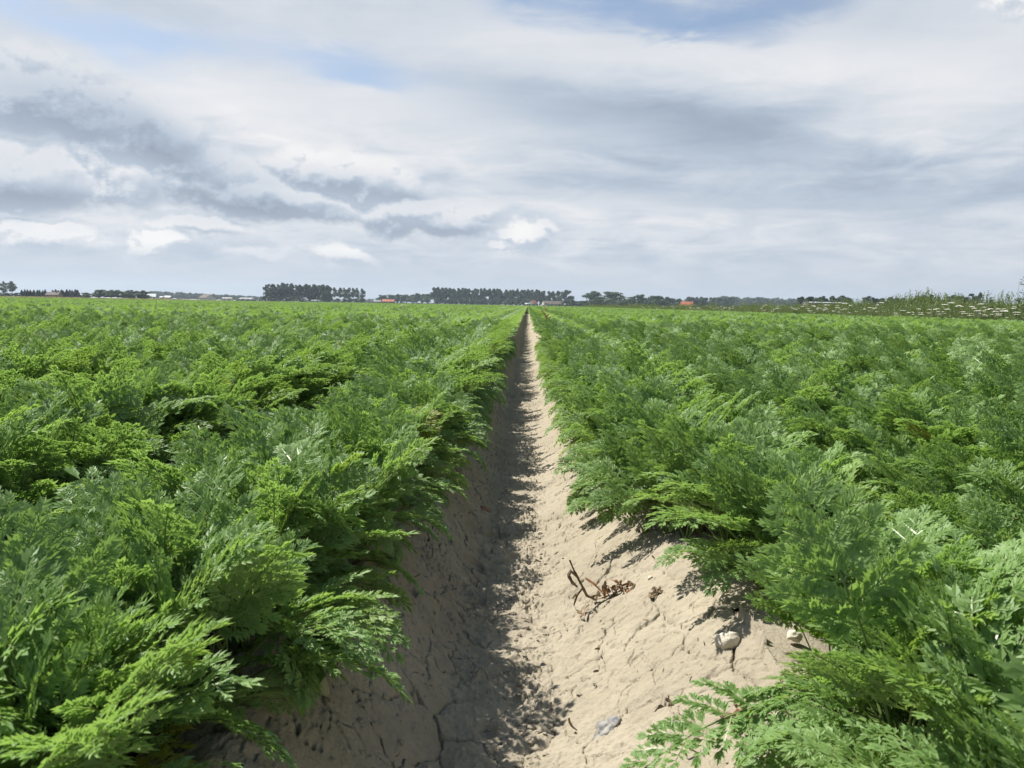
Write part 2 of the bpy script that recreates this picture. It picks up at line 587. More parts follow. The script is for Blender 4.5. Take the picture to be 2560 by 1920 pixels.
class MB:
    def __init__(s):
        s.v, s.f, s.m = [], [], []

    def quad(s, a, b, c, d, m=0):
        i = len(s.v)
        s.v += [a, b, c, d]
        s.f += [(i, i + 1, i + 2), (i, i + 2, i + 3)]
        s.m += [m, m]

    def tube(s, pts, rad, sides=4, m=1):
        base = len(s.v)
        up0 = np.array([0.13, 0.97, 0.2])
        n = len(pts)
        for i in range(n):
            t = unit(pts[min(i + 1, n - 1)] - pts[max(i - 1, 0)])
            a = unit(np.cross(t, up0))
            b = np.cross(t, a)
            for k in range(sides):
                an = 2 * math.pi * k / sides
                s.v.append(pts[i] + rad[i] * (math.cos(an) * a + math.sin(an) * b))
        for i in range(n - 1):
            for k in range(sides):
                p, q = base + i * sides + k, base + i * sides + (k + 1) % sides
                s.f += [(p, q, q + sides), (p, q + sides, p + sides)]
                s.m += [m, m]

    def ribbon(s, pts, w, nrm, m=1):
        base = len(s.v)
        n = len(pts)
        for i in range(n):
            t = unit(pts[min(i + 1, n - 1)] - pts[max(i - 1, 0)])
            b = unit(np.cross(t, nrm))
            s.v += [pts[i] + b * w[i], pts[i] - b * w[i]]
        for i in range(n - 1):
            p = base + 2 * i
            s.f += [(p, p + 1, p + 3), (p, p + 3, p + 2)]
            s.m += [m, m]

    def arrays(s):
        return np.array(s.v), np.array(s.f, dtype=np.int64), np.array(s.m)


def lobe(mb, o, d, n, ln, w, fold, r):
    """one pointed lobe: a folded diamond"""
    sd = unit(np.cross(d, n))
    i = len(mb.v)
    mid = o + d * ln * 0.42
    mb.v += [o, mid + sd * w + n * fold * w, o + d * ln - n * ln * r, mid - sd * w + n * fold * w]
    mb.f += [(i, i + 1, i + 2), (i, i + 2, i + 3)]
    mb.m += [0, 0]


def leaflet(mb, o, d, n, q, lod, rr):
    sd = unit(np.cross(d, n))
    fold = rr.uniform(0.02, 0.32)
    droop = rr.uniform(-0.05, 0.25)
    if lod >= 2:
        lobe(mb, o, d, n, q * 1.05, q * 0.34, fold, droop)
        return
    wl = q * (0.128 if lod == 0 else 0.165)
    lobe(mb, o, d, n, q, wl * 1.15, fold, droop)
    pairs = ((0.18, 0.60, 30), (0.46, 0.46, 27)) if lod == 0 else ((0.28, 0.56, 30),)
    for r, k, ang in pairs:
        for s_ in (-1, 1):
            a = R(ang + rr.uniform(-8, 8))
            dd = unit(d * math.cos(a) + s_ * sd * math.sin(a) + n * rr.uniform(0.0, 0.25))
            lobe(mb, o + d * q * r, dd, n, q * k * rr.uniform(0.85, 1.15), wl * 0.85, fold, droop)


def frond(seed, lod, th0, th1, pet=0.11, blade=0.20, width=0.062, power=1.3, sway=0.0):
    """a feathery twice-cut carrot leaf growing from the origin, arching over towards +X"""
    rr = random.Random(seed)
    mb = MB()
    K = 26
    L = pet + blade
    pts, tans = [np.zeros(3)], []
    yaw = rr.uniform(-0.15, 0.15)
    for i in range(K):
        s_ = (i + 0.5) / K
        th = R(th0 + (th1 - th0) * s_ ** power)
        yw = yaw * s_ + sway * s_ * s_
        t = np.array([math.sin(th) * math.cos(yw), math.sin(th) * math.sin(yw), math.cos(th)])
        tans.append(t)
        pts.append(pts[-1] + t * L / K)
    tans.append(tans[-1])
    pts = np.array(pts)
    tans = np.array(tans)

    def at(s_):
        x = min(max(s_ * K, 0), K - 1e-6)
        i = int(x)
        return pts[i] + (pts[i + 1] - pts[i]) * (x - i), tans[i]

    roll = rr.uniform(-0.7, 0.7)
    sides = (5, 4, 3)[lod]
    idx = list(range(0, K + 1, (2, 3, 5)[lod]))
    mb.tube(pts[idx], [0.0021 * (1 - 0.75 * (i / K) ** 0.8) * (1 if lod < 2 else 1.3) for i in idx], sides, 1)
    npair = (8, 8, 7)[lod]
    for k in range(npair):
        u = (k / npair) ** 0.92
        s0 = (pet + blade * u * 0.97) / L
        shape = (1 - u) ** 0.75 * (0.80 + 0.20 * min(1, u * 5)) + 0.10
        for s_ in (-1, 1):
            o, t = at(s0 + rr.uniform(-0.008, 0.008))
            b = np.array([0, 1.0, 0]) - t * t[1]
            b = unit(b)
            n = unit(np.cross(t, b))
            if n[2] < 0 and abs(t[2]) < 0.98:
                pass
            n = -n if np.dot(n, np.array([-t[2], 0, t[0] + 0.001])) < 0 else n
            b2 = b * math.cos(roll) + n * math.sin(roll)
            n2 = n * math.cos(roll) - b * math.sin(roll)
            ln = width * shape * rr.uniform(0.85, 1.15)
            a = R(62 - 22 * u + rr.uniform(-8, 8))
            dih = R(rr.uniform(-4, 24))
            d = unit(t * math.cos(a) + s_ * b2 * math.sin(a) * math.cos(dih) + n2 * math.sin(dih) * math.sin(a))
            pn = unit(n2 - d * np.dot(n2, d) + rr.uniform(-0.2, 0.2) * unit(np.cross(d, n2)))
            # pinna axis, bending forward and down
            steps = 5
            ax = [o]
            dd = d.copy()
            for j in range(steps):
                ax.append(ax[-1] + dd * ln / steps)
                dd = unit(dd + t * 0.07 + np.array([0, 0, -0.085]) * rr.uniform(0.6, 1.4))
            ax = np.array(ax)
            if lod < 2:
                mb.ribbon(ax[::(1 if lod == 0 else 2)] if lod == 0 else ax[[0, 2, 5]], [0.0009 * (1 - 0.6 * j / 5) for j in range(6)], pn, 1)
            m = max(2, int(round(ln / (0.0104, 0.0120, 0.0132)[lod])))
            for j in range(m):
                v = (j + 0.55) / (m + 0.3)
                x = v * steps
                i = min(int(x), steps - 1)
                po = ax[i] + (ax[i + 1] - ax[i]) * (x - i)
                da = unit(ax[i + 1] - ax[i])
                q = (0.0262, 0.0275, 0.0295)[lod] * (1 - 0.45 * v) * (0.55 + 0.45 * shape) * rr.uniform(0.8, 1.2)
                for s2 in (-1, 1):
                    ang = R(50 - 12 * v + rr.uniform(-9, 9))
                    sdv = unit(np.cross(da, pn)) * s2
                    ld = unit(da * math.cos(ang) + sdv * math.sin(ang) + pn * rr.uniform(-0.05, 0.35))
                    lnrm = unit(pn - ld * np.dot(pn, ld) + rr.uniform(-0.22, 0.22) * np.cross(ld, pn))
                    leaflet(mb, po, ld, lnrm, q, lod, rr)
            leaflet(mb, ax[-1] - da * 0.004, unit(ax[-1] - ax[-2]), pn, 0.024 * (0.6 + 0.4 * shape), lod, rr)
    o, t = at(0.985)
    n = unit(np.cross(t, np.array([0, 1.0, 0])))
    leaflet(mb, o, t, n, 0.026, min(lod, 1), rr)
    return mb.arrays()


# shapes: young upright, middle, outer arching, hanging over the bank
KINDS = {'up': (4, 40, 0.135, 0.145), 'mid': (14, 62, 0.135, 0.150), 'out': (28, 90, 0.125, 0.155), 'hang': (42, 140, 0.105, 0.150)}
FR = {}
seed = 100
for kd, (a, b, p, bl) in KINDS.items():
    for lod in (0, 1, 2):
        FR[kd, lod] = []
        for k in range((5, 4, 3)[lod]):
            seed += 1
            rr = random.Random(seed)
            FR[kd, lod].append(frond(seed, lod, a + rr.uniform(-5, 5), b + rr.uniform(-12, 12), p * rr.uniform(0.85, 1.15), bl * rr.uniform(0.88, 1.12), 0.064 * rr.uniform(0.85, 1.15), 1.3, rr.uniform(-0.4, 0.4)))
LEAF_MESH, BLADE_MESH, YELLOW_MESH = {}, {}, {}


def only(a, m):
    v, f, mm = a
    f = f[mm == m]
    u, inv = np.unique(f, return_inverse=True)
    return v[u], inv.reshape(f.shape)


for kd in KINDS:
    BLADE_MESH[kd] = [(mesh_of('carrot_blade_' + kd, *only(FR[kd, 0][k], 0), [M_LEAF]), mesh_of('carrot_stalk_' + kd, *only(FR[kd, 0][k], 1), [M_STALK], None, True)) for k in range(5)]
    YELLOW_MESH[kd] = mesh_of('carrot_leaf_yellow_' + kd, *FR[kd, 0][1][:2], [M_LEAF_OLD, M_STALK], FR[kd, 0][1][2])
    LEAF_MESH[kd] = [mesh_of('carrot_leaf_' + kd, *FR[kd, 0][k][:2], [M_LEAF, M_STALK], FR[kd, 0][k][2]) for k in range(5)]


def plant_plan(rr, bank, lean=0.0, closed=False):
    """the leaves of one plant: (kind, turn, tilt, scale). bank: +1 / -1 where the nearest furrow lies at +X / -X, 0 in the middle of a ridge"""
    out = []
    n = rr.choice((6, 7, 8, 8))
    ph = rr.uniform(0, 6.28)
    for i in range(n):
        az_ = ph + i * 2.4 + rr.uniform(-0.35, 0.35)
        toward = math.cos(az_) * bank
        if i < 2:
            kd = 'up'
        elif i < 4:
            kd = 'mid'
        else:
            kd = 'out'
        if closed:
            if kd == 'out' and rr.random() < 0.2:
                kd = 'hang'
        elif bank and toward > 0.30:
            if kd == 'out' or (kd == 'mid' and rr.random() < 0.5):
                kd = 'hang'
        sc = rr.uniform(0.80, 1.12) * {'up': 0.76, 'hang': 0.84}.get(kd, 1.0)
        out.append((kd, az_, rr.uniform(-0.12, 0.12) + lean, sc))
    return out


def plant_arrays(rr, lod, bank):
    V, FF, MM, off = [], [], [], 0
    for kd, az_, tilt, sc in plant_plan(rr, bank):
        v, f, m = rr.choice(FR[kd, lod])
        c, s_ = math.cos(tilt), math.sin(tilt)
        x, y, z = v[:, 0] * c + v[:, 2] * s_, v[:, 1], -v[:, 0] * s_ + v[:, 2] * c
        c, s_ = math.cos(az_), math.sin(az_)
        w = np.stack([x * c - y * s_, x * s_ + y * c, z], -1) * sc
        V.append(w); FF.append(f + off); MM.append(m)
        off += len(v)
    return np.concatenate(V), np.concatenate(FF), np.concatenate(MM)


# ------------------------------------------------------------------ geometry-node scatter for uncountable growth
SRC = bpy.data.collections.new('sources')


def source_collection(name, meshes):
    c = bpy.data.collections.new(name)
    for i, me in enumerate(meshes):
        o = bpy.data.objects.new('%s_%02d' % (name, i), me)
        c.objects.link(o)
    return c


def scatter(name, pts, rot, scl, idx, coll, label, cat):
    me = bpy.data.meshes.new(name)
    pts = np.asarray(pts, dtype=np.float32)
    me.vertices.add(len(pts))
    me.vertices.foreach_set('co', pts.ravel())
    a = me.attributes.new('rot', 'FLOAT_VECTOR', 'POINT'); a.data.foreach_set('vector', np.asarray(rot, dtype=np.float32).ravel())
    a = me.attributes.new('scl', 'FLOAT', 'POINT'); a.data.foreach_set('value', np.asarray(scl, dtype=np.float32))
    a = me.attributes.new('idx', 'INT', 'POINT'); a.data.foreach_set('value', np.asarray(idx, dtype=np.int32))
    o = link(name, me)
    ng = bpy.data.node_groups.new(name, 'GeometryNodeTree')
    ng.interface.new_socket('Geometry', in_out='INPUT', socket_type='NodeSocketGeometry')
    ng.interface.new_socket('Geometry', in_out='OUTPUT', socket_type='NodeSocketGeometry')
    N, Lk = ng.nodes.new, ng.links.new
    gi, go = N('NodeGroupInput'), N('NodeGroupOutput')
    ip = N('GeometryNodeInstanceOnPoints')
    ci = N('GeometryNodeCollectionInfo')
    ci.inputs['Collection'].default_value = coll
    ci.inputs['Separate Children'].default_value = True
    ci.inputs['Reset Children'].default_value = True
    ip.inputs['Pick Instance'].default_value = True
    for key, typ, sock in (('rot', 'FLOAT_VECTOR', 'Rotation'), ('scl', 'FLOAT', 'Scale'), ('idx', 'INT', 'Instance Index')):
        na = N('GeometryNodeInputNamedAttribute')
        na.data_type = typ
        na.inputs['Name'].default_value = key
        Lk(na.outputs['Attribute'], ip.inputs[sock])
    Lk(gi.outputs[0], ip.inputs['Points'])
    Lk(ci.outputs[0], ip.inputs['Instance'])
    Lk(ip.outputs[0], go.inputs[0])
    md = o.modifiers.new('scatter', 'NODES')
    md.node_group = ng
    tag(o, label, cat, kind='stuff')
    return o


# ------------------------------------------------------------------ carrot rows
Rinv = CAMR.transposed()


def seen(p, margin):
    q = Rinv @ (Vector(p) - CAM)
    if q.z > -0.15:
        return None
    u, v = 1280 + F * q.x / -q.z, 960 - F * q.y / -q.z
    k = margin * F / -q.z
    if -k < u < 2560 + k and v < 1920 + k * 1.5:
        return -q.z
    return None


VERGE_X = 13.6
KEEP_CLEAR = [at_soil(1818, 1612), at_soil(1560, 1490)]      # the pale stone and the dead weed lie in the open
rows = []                                    # (x, bank)
for i in range(-12, 18):
    c = (i + 0.5) * RIDGE
    rows += [(c + o_, b_) for o_, b_ in {0: ((-0.060, -1), (0.010, 0), (0.085, 0), (0.165, 1)), -1: ((0.062, 1), (-0.010, 0), (-0.085, 0), (-0.165, -1))}.get(i, ((-0.155, -1), (-0.055, 0), (0.05, 0), (0.15, 1)))]
spots = []
for rx, bank in rows:
    y = (0.34 if rx > 0 else 0.56) + rnd.random() * 0.05
    while y < 10.5:
        x = rx + rnd.uniform(-0.022, 0.022)
        if 0 < x < RIDGE:
            x += 0.115 * (1 - float(sst(np.array(y), 1.2, 2.1))) + (0.012 if bank < 0 else 0)
        elif -RIDGE < x < 0:
            x -= 0.030 * (1 - float(sst(np.array(y), 0.9, 1.5)))
        d = seen((x, y, 0.4), 0.95)
        if d is not None and not any(abs(y - q.y + 0.02) < 0.14 and q.x - 0.1 < x < q.x + 0.19 for q in KEEP_CLEAR):
            spots.append((d, x, y, bank))
        y += rnd.uniform(0.062, 0.105) * (1 if y < 6 else 1.12)
spots.sort()
NEAR = 300


def side_text(x):
    i = int(math.floor(x / RIDGE))
    return {-1: 'ridge left of the furrow', 0: 'ridge right of the furrow', -2: 'second ridge left', 1: 'second ridge right'}.get(i, 'outer ridges')


bm = bmesh.new()
bmesh.ops.create_uvsphere(bm, u_segments=8, v_segments=5, radius=0.010)
for v in bm.verts:
    v.co.z = v.co.z * 0.8 + 0.002
ROOT_TOP = bpy.data.meshes.new('root_top')
bm.to_mesh(ROOT_TOP)
bm.free()
ROOT_TOP.materials.append(plain('carrot_root', (0.22, 0.15, 0.05), (0.12, 0.16, 0.05), 80.0, 0.6))
plants = []
inview = [s_ for s_ in spots if seen((s_[1], s_[2], 0.42), 0.06) is not None]
near = inview[:NEAR]
near_set = set((s_[1], s_[2]) for s_ in near)
for d, x, y, bank in near:
    rr = random.Random(int(x * 9973) * 7919 + int(y * 9973))
    z = float(soil_base(np.array([x]), np.array([y]))[0])
    root = link('carrot_plant', None, None, (x, y, z - 0.004), (rr.gauss(0, 0.10), rr.gauss(0, 0.10), 0))
    root.empty_display_size = 0.05
    inner = abs(x) < 0.34
    band = ('at the picture bottom' if y < 0.9 else 'close to the camera') if y < 1.3 else ('a short way along' if y < 2.2 else 'some way along')
    row = {-1: 'left row of the ', 0: 'middle row of the ', 1: 'right row of the '}[bank]
    tag(root, 'carrot plant, ' + row + side_text(x) + ', ' + band, 'carrot plant', 'carrot plants nearest the camera')
    low = (1.0 if x > 0 else 1.10) * rr.uniform(0.92, 1.10)
    link('root_top', ROOT_TOP, root, (0, 0, 0), (0, 0, rr.uniform(0, 6)), rr.uniform(0.8, 1.2))
    for kd, az_, tilt, sc in plant_plan(rr, bank, 0.0, not (abs(x) < 0.46)):
        k = rr.randrange(5)
        if rr.random() < 0.003:
            link('leaf', YELLOW_MESH[kd], root, (0, 0, 0), (0, tilt, az_), sc * low)['label'] = 'yellowed carrot leaf'
        elif len(plants) < 150:
            lf = link('leaf', BLADE_MESH[kd][k][0], root, (0, 0, 0), (0, tilt, az_), sc * low)
            link('stalk', BLADE_MESH[kd][k][1], lf)
        else:
            link('leaf', LEAF_MESH[kd][k], root, (0, 0, 0), (0, tilt, az_), sc * low)
    plants.append(root)

P1 = source_collection('carrot_source', [mesh_of('carrot_mid', *(lambda a: (a[0], a[1], [M_LEAF, M_STALK], a[2]))(plant_arrays(random.Random(500 + k), 1, (-1, 1, 0)[k % 3]))) for k in range(15)])
rest = [s_ for s_ in spots if (s_[1], s_[2]) not in near_set]
pts, rot, scl, idx = [], [], [], []
for d, x, y, bank in rest:
    rr = random.Random(int(x * 9973) * 7919 + int(y * 9973))
    z = float(soil_base(np.array([x]), np.array([y]))[0])
    pts.append((x, y, z - 0.004)); rot.append((rr.gauss(0, .11), rr.gauss(0, .11), rr.uniform(-0.5, 0.5))); scl.append(rr.uniform(0.88, 1.18) * (1.0 if 0 < x < 0.75 else 1.07))
    idx.append(rr.randrange(5) * 3 + ({-1: 0, 1: 1, 0: 2}[bank] if abs(x) < 0.4 else 2))
scatter('carrot_crop', pts, rot, scl, idx, P1, 'dense feathery carrot foliage covering the rows beyond the nearest plants', 'carrots')


def patch(seed_, length, lod=2, step=0.095, lines=(-1.6, -0.55, 0.5, 1.55)):
    rr = random.Random(seed_)
    V, FF, MM, off = [], [], [], 0
    for bank in lines:
        y = -length / 2
        while y < length / 2:
            v, f, m = plant_arrays(rr, lod, 0)
            v = v * rr.uniform(0.95, 1.25) + np.array([0.1 * bank + rr.uniform(-0.02, 0.02), y, 0])
            V.append(v); FF.append(f + off); MM.append(m); off += len(v)
            y += rr.uniform(0.7, 1.3) * step
    return mesh_of('carrot_patch', np.concatenate(V), np.concatenate(FF), [M_LEAF, M_STALK], np.concatenate(MM))


P2 = source_collection('carrot_patch_source', [patch(900 + k, 1.0) for k in range(5)] + [patch(950 + k, 1.0, 2, 0.085, (-0.35, 0.4, 1.0, 1.6)) for k in range(2)])
pts, rot, scl, idx = [], [], [], []
for i in range(-130, 18):
    c = (i + 0.5) * RIDGE
    y = 11.0
    while y < 60 + 0 * i:
        if abs(c - CAM.x) < (y + 6) * 0.72 + 2:
            pts.append((c, y, TOP - 0.004)); rot.append((0, 0, {0: 0, -1: math.pi}.get(i, rnd.choice((0, math.pi))))); scl.append(rnd.uniform(0.92, 1.1) * (0.9 if i in (0, -1) else 1)); idx.append(5 + rnd.randrange(2) if i in (0, -1) else rnd.randrange(5))
        y += 1.0
scatter('carrot_crop', pts, rot, scl, idx, P2, 'even green sheet of carrot foliage in the middle distance', 'carrots')
pts, rot, scl, idx = [], [], [], []
for i in range(-340, 18):
    c = (i + 0.5) * RIDGE
    y = 61.0
    y_end = 172 if c < -55 else 300
    while y < y_end:
        if abs(c - CAM.x) < (y + 6) * 0.72 + 2:
            pts.append((c, y, TOP - 0.004)); rot.append((0, 0, {0: 0, -1: math.pi}.get(i, rnd.choice((0, math.pi))))); scl.append(rnd.uniform(0.95, 1.1) * (0.9 if i in (0, -1) else 1)); idx.append(5 + rnd.randrange(2) if i in (0, -1) else rnd.randrange(5))
        y += 1.0 if y < 90 else 1.5
scatter('carrot_crop', pts, rot, scl, idx, P2, 'far end of the carrot field below the horizon trees', 'carrots')
#@@MORE
# ------------------------------------------------------------------ far trees
def horizon(px):
    return 762 + (px - 1280) * 0.0175


def clump_mesh(name, seed_, n, fn, size, mat):
    """many small leaf-clump faces spread through the crown's volume; fn gives a point and its outward direction"""
    rr = random.Random(seed_)
    V, FF = [], []
    for _ in range(n):
        p, out = fn(rr)
        nn = unit(np.array(out) + np.array([rr.gauss(0, .6), rr.gauss(0, .6), rr.gauss(0.25, .5)]))
        a = unit(np.cross(nn, np.array([rr.gauss(0, 1), rr.gauss(0, 1), rr.gauss(0, 1)])))
        b = np.cross(nn, a)
        s_ = size * rr.uniform(0.6, 1.4)
        i = len(V)
        p = np.array(p)
        V += [p + a * s_, p + b * s_ * 0.7 + nn * s_ * 0.15, p - a * s_ * 0.9, p - b * s_ * 0.8 + nn * s_ * 0.1]
        FF.append((i, i + 1, i + 2, i + 3))
    return mesh_of(name, np.array(V), np.array(FF), [mat])


def blob_crown(rr0, nb, zlo, zhi, rad, shape):
    cs = []
    for k in range(nb):
        z = zlo + (zhi - zlo) * (k + rr0.random()) / nb
        u = (z - zlo) / (zhi - zlo)
        r = rad * shape(u)
        a = rr0.uniform(0, 6.28)
        q = r * rr0.uniform(0.15, 0.75)
        cs.append((q * math.cos(a), q * math.sin(a), z, max(0.06, r * rr0.uniform(0.45, 0.75))))

    def fn(rr):
        c = rr.choice(cs)
        d = unit(np.array([rr.gauss(0, 1), rr.gauss(0, 1), rr.gauss(0, 1)]))
        k = rr.uniform(0.45, 1.0)
        return (c[0] + d[0] * c[3] * k, c[1] + d[1] * c[3] * k, min(1.0, c[2] + d[2] * c[3] * k * 0.42)), d
    return fn


def pop_shape(u):
    return max(0.25, math.sin(math.pi * min(1, 0.12 + 0.86 * u)) ** 0.55)


def round_shape(u):
    return max(0.2, math.sin(math.pi * (0.10 + 0.85 * u)) ** 0.7)


def cone_fn(rr):
    u = rr.random() ** 1.5
    r = 0.5 * (1 - u) * rr.uniform(0.55, 1.0) + 0.03
    a = rr.uniform(0, 6.28)
    return (r * math.cos(a), r * math.sin(a), 0.04 + 0.96 * u), (math.cos(a), math.sin(a), 0.3)


def trunk_mesh(name, seed_, top, r0, limbs):
    rr = random.Random(seed_)
    mb = MB()
    pts = np.array([(0.01 * rr.uniform(-1, 1) * k, 0.01 * rr.uniform(-1, 1) * k, top * k / 5) for k in range(6)])
    mb.tube(pts, [r0 * (1 - 0.8 * k / 5) for k in range(6)], 6, 0)
    for _ in range(limbs):
        z = rr.uniform(0.28, 0.75) * top
        a = rr.uniform(0, 6.28)
        l = rr.uniform(0.15, 0.3)
        q = np.array([(0, 0, z), (l * 0.5 * math.cos(a), l * 0.5 * math.sin(a), z + 0.08), (l * math.cos(a), l * math.sin(a), z + 0.17)])
        mb.tube(q, [r0 * 0.4, r0 * 0.3, r0 * 0.1], 4, 0)
    v, f, m = mb.arrays()
    return mesh_of(name, v, f, [M_BARK])


TREES = {}


def tree_set(kind, mat, n, make, faces, size, top, r0):
    TREES[kind] = [(trunk_mesh(kind + '_trunk', 40 + k, top, r0, 6), clump_mesh(kind + '_crown', 60 + k * 7, faces, make(random.Random(len(kind) * 100 + k)), size, mat)) for k in range(n)]


tree_set('poplar', M_TREE, 6, lambda r: blob_crown(r, 14, 0.12, 0.96, 0.5, pop_shape), 1900, 0.050, 0.8, 0.022)
tree_set('poplar_dark', M_TREE_DARK, 5, lambda r: blob_crown(r, 14, 0.12, 0.96, 0.5, pop_shape), 1900, 0.050, 0.8, 0.022)
tree_set('poplar_pale', M_TREE_PALE, 5, lambda r: blob_crown(r, 9, 0.34, 0.96, 0.46, pop_shape), 800, 0.042, 0.85, 0.024)
tree_set('round', M_TREE, 6, lambda r: blob_crown(r, 12, 0.16, 0.88, 0.5, round_shape), 1200, 0.050, 0.7, 0.03)
tree_set('round_pale', M_TREE_PALE, 4, lambda r: blob_crown(r, 12, 0.10, 0.88, 0.5, round_shape), 1100, 0.050, 0.7, 0.03)
tree_set('round_dark', M_TREE_DARK, 5, lambda r: blob_crown(r, 12, 0.10, 0.88, 0.5, round_shape), 1200, 0.052, 0.7, 0.03)
tree_set('conifer', M_CONIFER, 4, lambda r: cone_fn, 900, 0.06, 0.9, 0.03)


def tree(kind, px, y_top, w_px, dist, label, group, name='tree', z=0.0):
    p = spot(px, dist)
    h = (horizon(px) - y_top) / F * dist + CAM.z
    w = w_px / F * dist * 1.45
    root = link(name, None, None, p, (0, 0, rnd.uniform(0, 6.28)), (w, w, h))
    tr, cr = rnd.choice(TREES[kind])
    link('trunk', tr, root)
    link('crown', cr, root)
    tag(root, label, 'tree' if name != 'bush' else 'bush', group)
    return root


def run(kind, x0, x1, n, y0, y1, w, dist, label, group, jit=2.0, name='tree', deep=25):
    for k in range(n):
        u = (k + 0.5) / n
        tree(kind, x0 + (x1 - x0) * u + rnd.uniform(-.25, .25) * (x1 - x0) / n, y0 + (y1 - y0) * u + rnd.uniform(-jit, jit), w * rnd.uniform(0.85, 1.2), dist + rnd.uniform(-deep, deep), label, group, name)


# left edge
tree('poplar_pale', 8, 703, 22, 640, 'tall open-crowned tree at the very left edge of the skyline', 'tall trees at the left edge')
tree('poplar_pale', 31, 702, 21, 640, 'tall open-crowned tree second from the left edge of the skyline', 'tall trees at the left edge')
run('round_dark', 0, 48, 3, 729, 731, 20, 600, 'low dark tree under the tall trees at the left edge', 'low trees at the left edge', 1)
run('conifer', 52, 118, 9, 724, 725, 12, 560, 'dark conifer in the hedge-like row left of the brown farmhouse', 'conifer row left of the farmhouse', 1.2, 'conifer_tree', 4)
run('conifer', 128, 198, 10, 725, 725, 13, 570, 'dark conifer in the hedge-like row right of the brown farmhouse', 'conifer row right of the farmhouse', 1.2, 'conifer_tree', 4)
tree('round_dark', 217, 730, 28, 600, 'small round dark tree alone between conifers and leafy grove', None)
run('round', 238, 300, 4, 721, 723, 26, 620, 'leafy green tree at the near end of the left grove', 'left leafy grove', 1.5)
run('round_pale', 300, 330, 2, 724, 724, 24, 600, 'silvery green tree in the middle of the left grove', 'silvery trees in the left grove', 1)
run('round_dark', 326, 366, 3, 723, 725, 24, 615, 'dark leafy tree at the right end of the left grove', 'dark trees in the left grove', 1)
# tall grove
run('poplar_dark', 668, 768, 9, 709, 710, 23, 900, 'tall dark poplar in the left half of the tall grove', 'dark poplars of the tall grove', 3)
run('poplar', 768, 826, 5, 711, 712, 20, 900, 'tall green poplar in the right half of the tall grove', 'green poplars of the tall grove', 2)
run('poplar_pale', 832, 912, 7, 719, 720, 16, 930, 'slender pale poplar with see-through crown right of the tall grove', 'pale poplars right of the tall grove', 1.5)
run('round_dark', 655, 760, 6, 738, 739, 20, 880, 'dark bush at the feet of the tall grove', 'bushes under the tall grove', 2, 'bush')
run('round_dark', 770, 915, 9, 742, 745, 20, 890, 'low bush beneath the green and pale poplars', 'bushes under the pale poplars', 2, 'bush')
# wood behind the orange roof, and the long poplar row
run('round', 945, 1074, 10, 736, 731, 22, 1250, 'bushy woodland tree behind the orange-roofed farmhouse', 'wood behind the orange roof', 2)
run('poplar', 1078, 1120, 4, 718, 718, 16, 1150, 'tall poplar at the higher left end of the long row', 'left end of the long poplar row', 1)
run('poplar', 1120, 1356, 24, 720, 724, 15, 1180, 'poplar in the long even row behind the furrow end', 'long poplar row', 1.6)
run('poplar', 1356, 1402, 4, 726, 727, 14, 1180, 'lower poplar in the gappy right end of the long row', 'right end of the long poplar row', 1.2)
tree('poplar', 1417, 725, 25, 1180, 'broad tall poplar that closes the long row on the right', None)
run('round_dark', 1085, 1330, 20, 744, 746, 18, 1120, 'dark low bush in the understorey of the long poplar row', 'understorey of the long poplar row', 2, 'bush')
# right of the furrow end
run('round_dark', 1408, 1436, 2, 748, 749, 24, 800, 'dark round bush beside the long brown-roofed barn', 'bushes beside the barn', 1, 'bush')
run('round_dark', 1440, 1468, 2, 750, 750, 22, 800, 'dark bush between the barn and the two big round trees', 'bushes right of the barn', 1, 'bush')
tree('round', 1482, 725, 38, 1000, 'left one of the two big round-headed trees', None)
tree('round', 1528, 725, 60, 1000, 'right, broader one of the two big round-headed trees', None)
run('round_pale', 1478, 1572, 6, 746, 748, 22, 820, 'pale green shrub in front of the two big round trees', 'pale shrubs before the round trees', 2, 'bush')
tree('round', 1604, 733, 36, 900, 'highest domed tree of the clump left of the red roof', None)
run('round', 1575, 1590, 1, 739, 739, 26, 900, 'smaller tree leading into the clump left of the red roof', None)
run('round', 1622, 1674, 4, 735, 741, 30, 900, 'leafy tree in the clump left of the small red roof', 'clump left of the red roof', 1.5)
run('round_dark', 1680, 1702, 2, 745, 745, 22, 1000, 'dark tree close left of the small red roof', 'trees close to the red roof', 1)
run('round_dark', 1734, 1758, 2, 746, 746, 24, 880, 'dark tree close right of the small red roof', 'trees right of the red roof', 1)
run('round', 1712, 1828, 10, 739, 742, 19, 1300, 'tree in the level row behind the small red roof', 'row behind the red roof', 1.5)
run('round_dark', 1996, 2128, 7, 737, 740, 30, 560, 'dark rounded tree rising over the long pale shed', 'dark trees over the pale shed', 3)
run('round_dark', 2160, 2264, 6, 739, 743, 26, 560, 'dark tree in the middle clump behind the flowering verge', 'middle clump behind the verge', 3)
run('round_dark', 2280, 2432, 8, 737, 734, 28, 540, 'dark tree in the right clump behind the tall verge grass', 'right clump behind the verge', 3)
tree('poplar_pale', 2446, 731, 18, 520, 'thin sparse tree at the right end of the dark clump', None)
run('round_dark', 2460, 2600, 6, 760, 762, 26, 560, 'low dark tree half hidden by the verge grass at the right edge', 'low trees at the right edge', 3)

# distant woods that read as one mass
wood = source_collection('wood_source', [t[1] for t in TREES['round']] + [t[1] for t in TREES['poplar']])


